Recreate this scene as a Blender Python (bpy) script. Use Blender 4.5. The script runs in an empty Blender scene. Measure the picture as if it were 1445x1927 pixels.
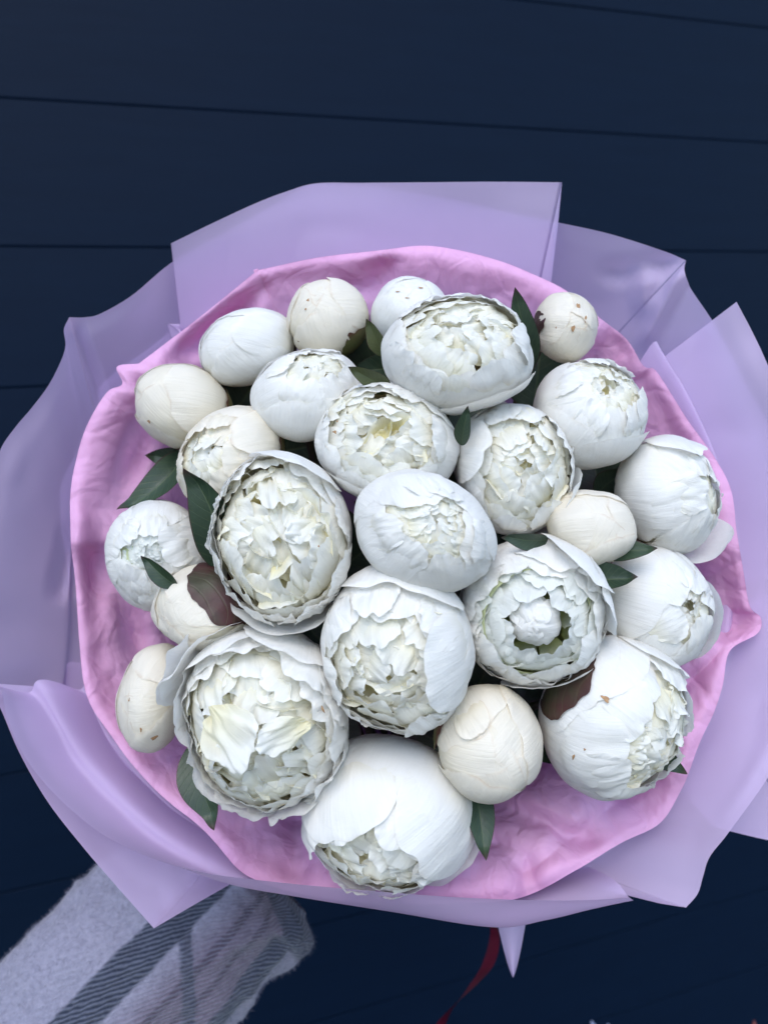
import bpy, math, random
import numpy as np
from mathutils import Vector, Matrix

# ------------------------------------------------------------------ camera
FPX, W0, H0 = 1500.0, 1445.0, 1927.0
scene = bpy.context.scene
scene.render.resolution_x, scene.render.resolution_y = 767, 1024
pit = math.radians(10)
X_ax = Vector((3.115, .3077, -1)).normalized()                 # the wall's plank direction seen from the camera
U = Vector(((math.sin(pit) - .3077 * math.cos(pit)) / 3.115, math.cos(pit), math.sin(pit))).normalized()
U = (U - X_ax * U.dot(X_ax)).normalized()
Y_ax = U.cross(X_ax)
R3 = Matrix((X_ax, Y_ax, U))                                   # camera axes -> world axes
CAM = Vector((0, 0, 1.45))
cd = bpy.data.cameras.new('camera')
cam = bpy.data.objects.new('camera', cd)
scene.collection.objects.link(cam)
cd.sensor_fit = 'VERTICAL'; cd.sensor_height = 36; cd.lens = 36 * FPX / H0
cd.clip_start = .02; cd.clip_end = 200
cd.dof.use_dof = True; cd.dof.focus_distance = .455; cd.dof.aperture_fstop = 6.5
cam.matrix_world = Matrix.Translation(CAM) @ R3.to_4x4()
scene.camera = cam
RN = np.array(R3)
CN = np.array(CAM)

def P(x, y, d):
    """point d metres in front of the camera, as a world position"""
    c = np.array(((x - W0 / 2) / FPX * d, -(y - H0 / 2) / FPX * d, -d))
    return CN + RN @ c

# ------------------------------------------------------------------ light
world = bpy.data.worlds.new('World'); scene.world = world; world.use_nodes = True
nt = world.node_tree; nt.nodes.clear()
sky = nt.nodes.new('ShaderNodeTexSky'); sky.sky_type = 'NISHITA'; sky.sun_disc = False
bg = nt.nodes.new('ShaderNodeBackground'); wo = nt.nodes.new('ShaderNodeOutputWorld')
nt.links.new(sky.outputs[0], bg.inputs[0]); nt.links.new(bg.outputs[0], wo.inputs[0])
bg.inputs[1].default_value = .15
SUN_EL, SUN_AZ = math.radians(52), math.radians(205)           # azimuth clockwise from +Y
sky.sun_elevation = SUN_EL; sky.sun_rotation = SUN_AZ
sky.air_density = 1.0; sky.dust_density = .6; sky.ozone_density = 1.5
sd = bpy.data.lights.new('sun', 'SUN'); sun = bpy.data.objects.new('sun', sd)
scene.collection.objects.link(sun)
sd.energy = .85; sd.angle = math.radians(40); sd.color = (1, .955, .895)
sdir = Vector((math.sin(SUN_AZ) * math.cos(SUN_EL), math.cos(SUN_AZ) * math.cos(SUN_EL), math.sin(SUN_EL)))
sun.rotation_euler = sdir.to_track_quat('Z', 'Y').to_euler()
scene.view_settings.view_transform = 'Standard'; scene.view_settings.look = 'None'
scene.view_settings.exposure = 1.20; scene.view_settings.gamma = 1
scene.cycles.max_bounces = 10; scene.cycles.transparent_max_bounces = 16
scene.cycles.use_denoising = True

# ------------------------------------------------------------------ helpers
rng = np.random.default_rng(7)

def _hash(ix, iy, iz, s):
    n = (ix * 374761393 + iy * 668265263 + iz * 2147483647 * 3 + s * 974634777) & 0xffffffff
    n = ((n ^ (n >> 13)) * 1274126177) & 0xffffffff
    n = ((n ^ (n >> 16)) * 2246822519) & 0xffffffff
    return ((n ^ (n >> 15)) & 0xffffff) / float(0xffffff) * 2 - 1

def noise(p, s=0):
    """smooth value noise, p (...,3) -> about -1..1"""
    p = np.asarray(p, float)
    i = np.floor(p).astype(np.int64); f = p - i
    f = f * f * f * (f * (f * 6 - 15) + 10)
    r = 0
    for dx in (0, 1):
        for dy in (0, 1):
            for dz in (0, 1):
                w = (f[..., 0] if dx else 1 - f[..., 0]) * (f[..., 1] if dy else 1 - f[..., 1]) * (f[..., 2] if dz else 1 - f[..., 2])
                r = r + w * _hash(i[..., 0] + dx, i[..., 1] + dy, i[..., 2] + dz, s)
    return r

def n2(a, b, s=0):
    a, b = np.broadcast_arrays(a, b)
    return noise(np.stack([a, b, np.full(a.shape, s * .731 + .37)], -1), s)

def sstep(a, b, x):
    t = np.clip((x - a) / (b - a), 0, 1)
    return t * t * (3 - 2 * t)

def link(name, me, parent=None):
    o = bpy.data.objects.new(name, me)
    scene.collection.objects.link(o)
    if parent is not None:
        o.parent = parent
    return o

def tag(o, label=None, cat=None, group=None, kind=None):
    if label: o['label'] = label
    if cat: o['category'] = cat
    if group: o['group'] = group
    if kind: o['kind'] = kind
    return o

def empty(name, loc):
    o = bpy.data.objects.new(name, None); o.location = Vector(loc)
    o.empty_display_size = .01
    scene.collection.objects.link(o)
    return o

def raw_mesh(name, verts, faces, mat, uv=None, smooth=True, uv2=None):
    me = bpy.data.meshes.new(name)
    me.from_pydata([tuple(v) for v in verts], [], faces)
    if uv is not None:
        li = np.zeros(len(me.loops), np.int32); me.loops.foreach_get('vertex_index', li)
        l = me.uv_layers.new(name='UVMap')
        l.data.foreach_set('uv', np.asarray(uv, np.float32)[li].ravel())
    if uv2 is not None:
        l = me.uv_layers.new(name='vein')
        l.data.foreach_set('uv', np.asarray(uv2, np.float32)[li].ravel())
    if smooth:
        me.polygons.foreach_set('use_smooth', [True] * len(me.polygons))
    me.materials.append(mat)
    me.update()
    return me

_fc = {}
def grid_faces(nu, nv, wrap=False):
    k = (nu, nv, wrap)
    if k not in _fc:
        f = []
        for i in range(nu - (0 if wrap else 1)):
            j2 = (i + 1) % nu
            for j in range(nv - 1):
                f.append((i * nv + j, j2 * nv + j, j2 * nv + j + 1, i * nv + j + 1))
        _fc[k] = f
    return _fc[k]

def grid_mesh(name, V, mat, uv=None, wrap=False, smooth=True, uv2=None):
    nu, nv = V.shape[:2]
    return raw_mesh(name, V.reshape(-1, 3), grid_faces(nu, nv, wrap), mat,
                    None if uv is None else uv.reshape(-1, 2), smooth, None if uv2 is None else uv2.reshape(-1, 2))

def tube(pts, rad, n=8):
    """swept tube as a closed grid (len, n, 3)"""
    pts = np.asarray(pts, float); m = len(pts)
    rad = np.broadcast_to(rad, (m,))
    t = np.gradient(pts, axis=0); t /= np.linalg.norm(t, axis=1)[:, None]
    a = np.cross(t[0], (.3, .5, .8)); a /= np.linalg.norm(a)
    out = []
    for i in range(m):
        a = a - t[i] * a.dot(t[i]); a /= np.linalg.norm(a); b = np.cross(t[i], a)
        th = np.linspace(0, 2 * math.pi, n, endpoint=False)
        out.append(pts[i] + rad[i] * (np.cos(th)[:, None] * a + np.sin(th)[:, None] * b))
    return np.array(out)

def catmull(pts, n):
    """Catmull-Rom through pts, n samples; repeat a point for a sharp corner"""
    p = np.asarray(pts, float); m = len(p)
    q = np.vstack([2 * p[0] - p[1], p, 2 * p[-1] - p[-2]])
    t = np.linspace(0, m - 1 - 1e-9, n); i = t.astype(int); f = (t - i)[:, None]
    a, b, c, d = q[i], q[i + 1], q[i + 2], q[i + 3]
    eq = lambda s, t: (np.abs(s - t).max(-1) < 1e-9)[:, None]
    a = np.where(eq(a, b), 2 * b - c, a); d = np.where(eq(c, d), 2 * c - b, d)
    a = np.where(eq(b, c), b, a); d = np.where(eq(b, c), b, d)
    return .5 * (2 * b + (c - a) * f + (2 * a - 5 * b + 4 * c - d) * f ** 2 + (3 * b - a - 3 * c + d) * f ** 3)

# ------------------------------------------------------------------ materials
def new_mat(name):
    m = bpy.data.materials.new(name); m.use_nodes = True
    n = m.node_tree; n.nodes.clear()
    return m, n

def nd(n, t, **k):
    x = n.nodes.new(t)
    for a, b in k.items():
        setattr(x, a, b)
    return x

def ramp(n, src, stops):
    r = nd(n, 'ShaderNodeValToRGB')
    e = r.color_ramp.elements
    while len(e) < len(stops): e.new(.5)
    for i, (p, c) in enumerate(stops):
        e[i].position = p; e[i].color = c if len(c) == 4 else (*c, 1)
    n.links.new(src, r.inputs[0])
    return r.outputs[0]

def mixc(n, fac, a, b, mode='MIX'):
    m = nd(n, 'ShaderNodeMix', data_type='RGBA', blend_type=mode)
    for s, v in ((m.inputs[0], fac), (m.inputs[6], a), (m.inputs[7], b)):
        if hasattr(v, 'is_linked'): n.links.new(v, s)
        else: s.default_value = v if not isinstance(v, tuple) or len(v) == 4 else (*v, 1)
    return m.outputs[2]

def mathn(n, op, a, b=0.0, clamp=False):
    m = nd(n, 'ShaderNodeMath', operation=op); m.use_clamp = clamp
    for s, v in ((m.inputs[0], a), (m.inputs[1], b)):
        if hasattr(v, 'is_linked'): n.links.new(v, s)
        else: s.default_value = v
    return m.outputs[0]

def noise_tex(n, vec, scale, detail=3, rough=.55, dist=0):
    t = nd(n, 'ShaderNodeTexNoise'); t.inputs['Scale'].default_value = scale
    t.inputs['Detail'].default_value = detail; t.inputs['Roughness'].default_value = rough
    t.inputs['Distortion'].default_value = dist
    if vec is not None: n.links.new(vec, t.inputs['Vector'])
    return t.outputs[0]

def bump(n, h, strength, dist):
    b = nd(n, 'ShaderNodeBump'); b.inputs['Strength'].default_value = strength
    b.inputs['Distance'].default_value = dist
    n.links.new(h, b.inputs['Height'])
    return b.outputs[0]

def petal_material(name, tip, base, edge, edge_amt, reach, trans=.37):
    """petal: UV.x = closeness to the rim, UV.y = 0 at the claw, 1 at the tip"""
    m, n = new_mat(name)
    out = nd(n, 'ShaderNodeOutputMaterial')
    uv = nd(n, 'ShaderNodeUVMap'); uv.uv_map = 'UVMap'; sx = nd(n, 'ShaderNodeSeparateXYZ'); n.links.new(uv.outputs[0], sx.inputs[0])
    tc = nd(n, 'ShaderNodeTexCoord')
    big = noise_tex(n, tc.outputs['Object'], 60, 3)
    v = mathn(n, 'ADD', sx.outputs[1], mathn(n, 'MULTIPLY', mathn(n, 'SUBTRACT', big, .5), .18))
    col = ramp(n, v, [(0, base), (reach * .45, tuple(.55 * a + .45 * b for a, b in zip(base, tip))), (reach, tip)])
    big2 = noise_tex(n, tc.outputs['Object'], 25, 2)
    col = mixc(n, mathn(n, 'MULTIPLY', big2, .22), col, (.80, .78, .70, 1), 'MULTIPLY')
    e = mathn(n, 'MULTIPLY', ramp(n, sx.outputs[0], [(.93, (0, 0, 0)), (.995, (1, 1, 1))]),
              ramp(n, noise_tex(n, tc.outputs['Object'], 90, 2), [(.42, (0, 0, 0)), (.62, (1, 1, 1))]))
    col = mixc(n, mathn(n, 'MULTIPLY', e, edge_amt), col, (*edge, 1))
    # fine veins along the petal
    mp = nd(n, 'ShaderNodeMapping'); n.links.new(tc.outputs['Object'], mp.inputs[0])
    fine = noise_tex(n, mp.outputs[0], 420, 3, .6)
    med = noise_tex(n, mp.outputs[0], 110, 3, .55, .6)
    u2 = nd(n, 'ShaderNodeUVMap'); u2.uv_map = 'vein'
    m2 = nd(n, 'ShaderNodeMapping'); m2.inputs['Scale'].default_value = (30, 2.2, 1); n.links.new(u2.outputs[0], m2.inputs[0])
    vein = noise_tex(n, m2.outputs[0], 1.0, 4, .62, .25)
    m3 = nd(n, 'ShaderNodeMapping'); m3.inputs['Scale'].default_value = (9, 2.0, 1); n.links.new(u2.outputs[0], m3.inputs[0])
    pleat = noise_tex(n, m3.outputs[0], 1.0, 2, .5, .3)
    h = mathn(n, 'ADD', mathn(n, 'ADD', mathn(n, 'MULTIPLY', fine, .15), mathn(n, 'MULTIPLY', med, .6)), mathn(n, 'ADD', mathn(n, 'MULTIPLY', vein, .55), mathn(n, 'MULTIPLY', pleat, 1.1)))
    col = mixc(n, mathn(n, 'MULTIPLY', ramp(n, vein, [(.40, (1, 1, 1)), (.62, (0, 0, 0))]), .12), col, (.86, .85, .80, 1), 'MULTIPLY')
    bm = bump(n, h, .30, .0018)
    bs = nd(n, 'ShaderNodeBsdfPrincipled')
    n.links.new(col, bs.inputs['Base Color']); bs.inputs['Roughness'].default_value = .55
    bs.inputs['Specular IOR Level'].default_value = .28
    bs.inputs['Sheen Weight'].default_value = .08
    n.links.new(bm, bs.inputs['Normal'])
    tr = nd(n, 'ShaderNodeBsdfTranslucent')
    n.links.new(col, tr.inputs[0]); n.links.new(bm, tr.inputs[1])
    ms = nd(n, 'ShaderNodeMixShader'); ms.inputs[0].default_value = trans
    n.links.new(bs.outputs[0], ms.inputs[1]); n.links.new(tr.outputs[0], ms.inputs[2])
    n.links.new(ms.outputs[0], out.inputs[0])
    return m

M = {}
M['guard'] = petal_material('guard_petal_white', (.92, .905, .87), (.88, .84, .69), (.66, .56, .42), .22, .55)
M['guard_cream'] = petal_material('guard_petal_cream', (.91, .855, .75), (.86, .78, .58), (.60, .44, .30), .40, .8)
M['inner'] = petal_material('inner_petal', (.94, .93, .88), (.90, .79, .34), (.74, .66, .46), .10, .92, .42)
M['inner_green'] = petal_material('inner_petal_green_heart', (.88, .89, .85), (.56, .60, .20), (.72, .66, .46), .1, .75, .42)
M['cup'] = petal_material('petal_cup', (.84, .81, .68), (.78, .70, .42), (.7, .6, .4), .2, .8)
M['cup_green'] = petal_material('petal_cup_green', (.66, .70, .42), (.40, .47, .14), (.5, .5, .3), .2, .8)

def leafy(name, c1, c2, rim, rough=.42, trans=.12):
    m, n = new_mat(name)
    out = nd(n, 'ShaderNodeOutputMaterial')
    uv = nd(n, 'ShaderNodeUVMap'); sx = nd(n, 'ShaderNodeSeparateXYZ'); n.links.new(uv.outputs[0], sx.inputs[0])
    tc = nd(n, 'ShaderNodeTexCoord')
    nz = noise_tex(n, tc.outputs['Object'], 45, 4)
    col = mixc(n, ramp(n, nz, [(.35, (0, 0, 0)), (.65, (1, 1, 1))]), (*c1, 1), (*c2, 1))
    au = mathn(n, 'ABSOLUTE', sx.outputs[0])
    # side veins sweep from the midrib to the rim
    ph = mathn(n, 'MULTIPLY', mathn(n, 'SUBTRACT', sx.outputs[1], mathn(n, 'MULTIPLY', au, .22)), 62)
    ve = ramp(n, mathn(n, 'SINE', ph), [(.86, (0, 0, 0)), (1, (1, 1, 1))])
    mr = ramp(n, au, [(0, (1, 1, 1)), (.07, (0, 0, 0))])
    vv = mathn(n, 'MAXIMUM', mathn(n, 'MULTIPLY', ve, .35), mr)
    col = mixc(n, mathn(n, 'MULTIPLY', vv, .35), col, (.13, .17, .07, 1))
    col = mixc(n, ramp(n, mathn(n, 'ADD', au, mathn(n, 'MULTIPLY', mathn(n, 'SUBTRACT', nz, .5), .1)),
                       [(.93, (0, 0, 0)), (.99, (1, 1, 1))]), col, (*rim, 1))
    tip = ramp(n, sx.outputs[1], [(.88, (0, 0, 0)), (.98, (1, 1, 1))])
    col = mixc(n, mathn(n, 'MULTIPLY', tip, .8), col, (*rim, 1))
    h = mathn(n, 'ADD', mathn(n, 'MULTIPLY', vv, -1.0), mathn(n, 'MULTIPLY', noise_tex(n, tc.outputs['Object'], 500, 3), .5))
    bs = nd(n, 'ShaderNodeBsdfPrincipled'); n.links.new(col, bs.inputs['Base Color'])
    bs.inputs['Roughness'].default_value = rough; bs.inputs['Specular IOR Level'].default_value = .45
    n.links.new(bump(n, h, .35, .0008), bs.inputs['Normal'])
    tr = nd(n, 'ShaderNodeBsdfTranslucent'); n.links.new(col, tr.inputs[0])
    ms = nd(n, 'ShaderNodeMixShader'); ms.inputs[0].default_value = trans
    n.links.new(bs.outputs[0], ms.inputs[1]); n.links.new(tr.outputs[0], ms.inputs[2])
    n.links.new(ms.outputs[0], out.inputs[0])
    return m

M['leaf'] = leafy('peony_leaf', (.020, .040, .022), (.036, .062, .032), (.05, .018, .018))
M['leaf_olive'] = leafy('peony_leaf_olive', (.045, .058, .018), (.075, .085, .028), (.05, .02, .015))
M['sepal_maroon'] = leafy('sepal_maroon', (.060, .018, .018), (.045, .042, .020), (.05, .015, .012), .5)
M['sepal_green'] = leafy('sepal_green', (.10, .115, .035), (.16, .13, .055), (.12, .04, .03), .5)
M['stem'] = leafy('peony_stem', (.035, .055, .022), (.06, .06, .028), (.05, .03, .02))
M['carpel'] = leafy('carpel_green', (.28, .36, .07), (.38, .42, .12), (.5, .5, .2))
m, n = new_mat('brown_blemish')
bs = nd(n, 'ShaderNodeBsdfPrincipled'); out = nd(n, 'ShaderNodeOutputMaterial')
tc = nd(n, 'ShaderNodeTexCoord')
n.links.new(mixc(n, noise_tex(n, tc.outputs['Object'], 500, 2), (.50, .30, .14, 1), (.20, .10, .045, 1)), bs.inputs[0])
bs.inputs['Roughness'].default_value = .7; n.links.new(bs.outputs[0], out.inputs[0]); M['blemish'] = m

def sheet_material(name, col, clear, trans, rough, bumps, spec=.4):
    m, n = new_mat(name)
    out = nd(n, 'ShaderNodeOutputMaterial'); tc = nd(n, 'ShaderNodeTexCoord')
    bs = nd(n, 'ShaderNodeBsdfPrincipled'); bs.inputs['Roughness'].default_value = rough
    bs.inputs['Specular IOR Level'].default_value = spec
    nz = noise_tex(n, tc.outputs['Object'], 18, 3)
    c = mixc(n, nz, (*col, 1), (*[x * .9 for x in col], 1))
    n.links.new(c, bs.inputs['Base Color'])
    h = noise_tex(n, tc.outputs['Object'], bumps[0], 5, .6, .4)
    if len(bumps) > 3:                                           # paper crumple: creases where bowls meet
        ds = nd(n, 'ShaderNodeTexNoise'); ds.inputs['Scale'].default_value = 14; ds.inputs['Detail'].default_value = 2; n.links.new(tc.outputs['Object'], ds.inputs['Vector'])
        av_ = nd(n, 'ShaderNodeVectorMath', operation='MULTIPLY_ADD'); n.links.new(ds.outputs['Color'], av_.inputs[0]); av_.inputs[1].default_value = (.11, .11, .11); n.links.new(tc.outputs['Object'], av_.inputs[2])
        for sc_, k_ in ((19, 3.0), (43, 1.3), (95, .45)):
            vo = nd(n, 'ShaderNodeTexVoronoi'); vo.inputs['Scale'].default_value = sc_; n.links.new(av_.outputs[0], vo.inputs['Vector'])
            h = mathn(n, 'ADD', mathn(n, 'MULTIPLY', h, .8), mathn(n, 'MULTIPLY', vo.outputs['Distance'], k_))
        for sc_, k_ in ((17, .40), (41, .16)):                     # sharp pressed fold lines
            vo = nd(n, 'ShaderNodeTexVoronoi', feature='DISTANCE_TO_EDGE'); vo.inputs['Scale'].default_value = sc_; n.links.new(av_.outputs[0], vo.inputs['Vector'])
            h = mathn(n, 'SUBTRACT', h, ramp(n, vo.outputs['Distance'], [(0, (k_, k_, k_)), (.12, (0, 0, 0))]))
    nrm = bump(n, h, bumps[1], bumps[2]); n.links.new(nrm, bs.inputs['Normal'])
    tr = nd(n, 'ShaderNodeBsdfTranslucent'); n.links.new(c, tr.inputs[0]); n.links.new(nrm, tr.inputs[1])
    a = nd(n, 'ShaderNodeMixShader'); a.inputs[0].default_value = trans
    n.links.new(bs.outputs[0], a.inputs[1]); n.links.new(tr.outputs[0], a.inputs[2])
    if clear:
        tp = nd(n, 'ShaderNodeBsdfTransparent'); tp.inputs[0].default_value = (.90, .85, 1, 1)
        b = nd(n, 'ShaderNodeMixShader'); b.inputs[0].default_value = clear
        n.links.new(a.outputs[0], b.inputs[1]); n.links.new(tp.outputs[0], b.inputs[2]); a = b
    n.links.new(a.outputs[0], out.inputs[0])
    return m

M['film'] = sheet_material('lilac_film', (.76, .605, .845), .15, .42, .58, (14, .10, .002), .2)
M['tissue'] = sheet_material('pink_tissue', (.88, .50, .74), 0, .35, .65, (60, .70, .0019, 1), .25)

# ------------------------------------------------------------------ the wall of navy boards
def wall_hit(x, y, Yw):
    d = P(x, y, 1.0) - CN
    return CN + d * (Yw - CN[1]) / d[1]
fwd = P(W0 / 2, H0 / 2, 1.0) - CN
WALL_Y = 1.15 * fwd[1]
m, n = new_mat('navy_painted_board')
out = nd(n, 'ShaderNodeOutputMaterial'); tc = nd(n, 'ShaderNodeTexCoord')
bs = nd(n, 'ShaderNodeBsdfPrincipled')
mp = nd(n, 'ShaderNodeMapping'); mp.inputs['Scale'].default_value = (1, 1, 9); n.links.new(tc.outputs['Object'], mp.inputs[0])
g1 = noise_tex(n, mp.outputs[0], 9, 5, .6)
n.links.new(mixc(n, g1, (.0010, .0060, .0180, 1), (.0018, .0086, .0240, 1)), bs.inputs['Base Color'])
bs.inputs['Roughness'].default_value = .6
bs.inputs['Specular IOR Level'].default_value = .10
n.links.new(bump(n, mathn(n, 'ADD', g1, mathn(n, 'MULTIPLY', noise_tex(n, tc.outputs['Object'], 350, 3), .5)), .15, .002), bs.inputs['Normal'])
n.links.new(bs.outputs[0], out.inputs[0]); M['board'] = m

def box(x0, x1, y0, y1, z0, z1):
    v = [(x, y, z) for x in (x0, x1) for y in (y0, y1) for z in (z0, z1)]
    f = [(0, 1, 3, 2), (4, 6, 7, 5), (0, 4, 5, 1), (2, 3, 7, 6), (0, 2, 6, 4), (1, 5, 7, 3)]
    return v, f
WX0, WX1 = -2.2, 4.6
v, f = box(WX0, WX1, WALL_Y + .022, WALL_Y + .12, -.0, 2.75)
wall = link('wall', raw_mesh('wall', v, f, M['board'], smooth=False)); tag(wall, kind='structure')
z_ref = wall_hit(0, 185, WALL_Y)[2]
z_low = wall_hit(0, 465, WALL_Y)[2]
PITCH = z_ref - z_low
print('plank pitch', PITCH, 'z', z_ref, [wall_hit(*q, WALL_Y)[2] for q in ((0, 740), (980, 5), (1445, 55), (1445, 270))])
joints = [z_ref + k * PITCH for k in range(-12, 12)]
zs = [z for z in joints if .02 < z < 2.7]
edges = [.0] + zs + [2.75]
for a, b in zip(edges[:-1], edges[1:]):
    g = .0002; bv = .0030
    prof = [(WALL_Y + .022, a + g), (WALL_Y + .0020, a + g), (WALL_Y + .0010, a + g + .0008), (WALL_Y, a + g + .0030),
            (WALL_Y, b - g - .0003), (WALL_Y + .0003, b - g), (WALL_Y + .022, b - g)]
    vs = [(x, y, z) for x in (WX0, WX1) for (y, z) in prof]
    k = len(prof)
    fs = [(i, (i + 1) % k, k + (i + 1) % k, k + i) for i in range(k)] + [tuple(range(k))[::-1], tuple(range(k, 2 * k))]
    link('plank', raw_mesh('plank', vs, fs, M['board'], smooth=False), wall)

m, n = new_mat('dark_paving')
out = nd(n, 'ShaderNodeOutputMaterial'); tc = nd(n, 'ShaderNodeTexCoord'); bs = nd(n, 'ShaderNodeBsdfPrincipled')
g1 = noise_tex(n, tc.outputs['Object'], 30, 6, .65)
n.links.new(mixc(n, g1, (.018, .018, .022, 1), (.032, .032, .038, 1)), bs.inputs['Base Color']); bs.inputs['Roughness'].default_value = .9
n.links.new(bump(n, g1, .5, .01), bs.inputs['Normal']); n.links.new(bs.outputs[0], out.inputs[0]); M['paving'] = m
v, f = box(-40, 40, -40, WALL_Y + 40, -.1, 0)
gr = link('ground', raw_mesh('ground', [(-60, -60, 0), (60, -60, 0), (60, 60, 0), (-60, 60, 0)], [(0, 1, 2, 3)], M['paving'], smooth=False))
tag(gr, kind='structure')

# ------------------------------------------------------------------ petals
NECK = P(760, 1590, .80)                                       # where all stems meet in the hand

class Flower:
    def __init__(s, name, x, y, rx, ry, rot, d, ox, oy, seed, label):
        s.lump = {'E': .13, 'P': .12, 'U': .08, 'Q': .09, 'G': .07}.get(next(k for k in seed_of if seed_of[k] == seed), .05)
        s.seed = seed; s.rs = random.Random(seed * 13 + 5)
        s.d = d
        s.c = P(x, y, d)
        s.R = math.sqrt(rx * ry) * d / FPX
        a = Vector((ox, oy, math.sqrt(max(.02, 1 - ox * ox - oy * oy)))).normalized()   # opening axis in camera axes
        ex = (Vector((1, 0, 0)) - a * a.x).normalized(); ey = a.cross(ex)
        A = np.array(Matrix((ex, ey, a)).transposed())
        k = math.sqrt(rx / ry); c_, s_ = math.cos(math.radians(rot)), math.sin(math.radians(rot))
        Rt = np.array(((c_, -s_, 0), (s_, c_, 0), (0, 0, 1)))
        S = Rt @ np.diag((k, 1 / k, 1.0)) @ Rt.T
        s.A = RN @ S @ A * s.R                                 # unit flower frame -> world, metres
        s.S = S
        base = s.c + s.A @ np.array((0, 0, -.97))
        s.root = empty('peony', base)
        s.base = base
        tag(s.root, label, 'peony', 'white peonies in the bouquet')
    def w(s, V):
        """unit flower frame -> coordinates local to the root"""
        return (V.reshape(-1, 3) @ s.A.T).reshape(V.shape) + (s.c - s.base)
    def add(s, name, V, mat, uv, wrap=False, parent=None, uv2=None):
        return link(name, grid_mesh(name, s.w(V), mat, uv, wrap, True, uv2), parent or s.root)
    def field(s, D):
        return 1 + s.lump * noise(D * 1.3 + 11.3, s.seed) + .014 * noise(D * 3.4 + 4.1, s.seed + 50)

def patch(F, name, phi, th, hw, hh, rad=1.0, lift=.02, tiplift=0.0, mat=None, seed=0, notch=.05, nu=23, nv=27, crease=.012, skew=0.0, curl=0.0, tear=.03, edge=.006, off=None, sc=1.0, bulge=.0, sink=.05):
    """a petal hugging the bloom: centre direction (phi, th from the axis), half sizes in radians"""
    u = np.linspace(-1, 1, nu)[:, None]; v = np.linspace(-1, 1, nv)[None, :]
    x = u * np.sqrt(1 - v * v / 2); y = v * np.sqrt(1 - u * u / 2)
    b = np.maximum(np.abs(u), np.abs(v)) + 0 * x
    ang = np.arctan2(y, x)
    k = 1 + tear * n2(np.cos(ang) * 2.2 + seed * 3.1, np.sin(ang) * 2.2, seed + 3) + tear * .35 * n2(np.cos(ang) * 6, np.sin(ang) * 6 + seed, seed + 9)
    k = k - notch * np.exp(-((ang - math.pi / 2 - .15 * math.sin(seed)) / .16) ** 2)
    k = 1 + (k - 1) * b ** 2
    x = x * k; y = y * k
    wid = np.where(y < 0, 1 - .38 * y * y, 1.0)
    sx = x * hw * wid + skew * y * hh; sy = y * hh
    rho = np.sqrt(sx ** 2 + sy ** 2) + 1e-9
    c = np.array((math.sin(th) * math.cos(phi), math.sin(th) * math.sin(phi), math.cos(th)))
    e2 = np.array((-math.cos(th) * math.cos(phi), -math.cos(th) * math.sin(phi), math.sin(th)))
    e1 = np.cross(e2, c)
    D = np.cos(rho)[..., None] * c + (np.sin(rho) / rho)[..., None] * (sx[..., None] * e1 + sy[..., None] * e2)
    up = sstep(-.3, 1.0, y)
    ed = sstep(.62, 1.0, b)
    r = F.field(D) * rad + lift * ed * (.35 + .65 * up) * (1 + .8 * n2(np.cos(ang) * 1.6 + seed, np.sin(ang) * 1.6, seed + 21)) \
        + tiplift * up ** 2 - sink * sstep(.2 if sink == .05 else .35, -.9, y) \
        + bulge * (1 - b * b) + crease * n2(x * 3.2 + .6 * y + seed, y * 1.1, seed + 31) * (.3 + .7 * b) \
        + crease * .35 * n2(x * 8 + seed, y * 1.6, seed + 35) \
        + edge * ed * up * n2(np.cos(ang) * 4 + seed, np.sin(ang) * 4, seed + 44)
    V = D * r[..., None]
    if curl:
        t = sstep(.45, 1.0, y)
        V = V + (t * t * curl)[..., None] * (c * .9 - e2 * .9)
    if off is not None:
        V = V * sc + np.array(off)
    vv_ = (y + 1) / 2 * np.ones_like(b)
    uv = np.stack([b, .42 + .58 * vv_ if name == 'petal' else vv_], -1)
    yy = (y + 1.6) / 2.6
    uv2 = np.stack([x / (.35 + yy) * hw * 1.6 + seed * .37, y * hh * .6 + seed * .11], -1)
    return F.add(name, V, mat, uv, uv2=uv2)

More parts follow.
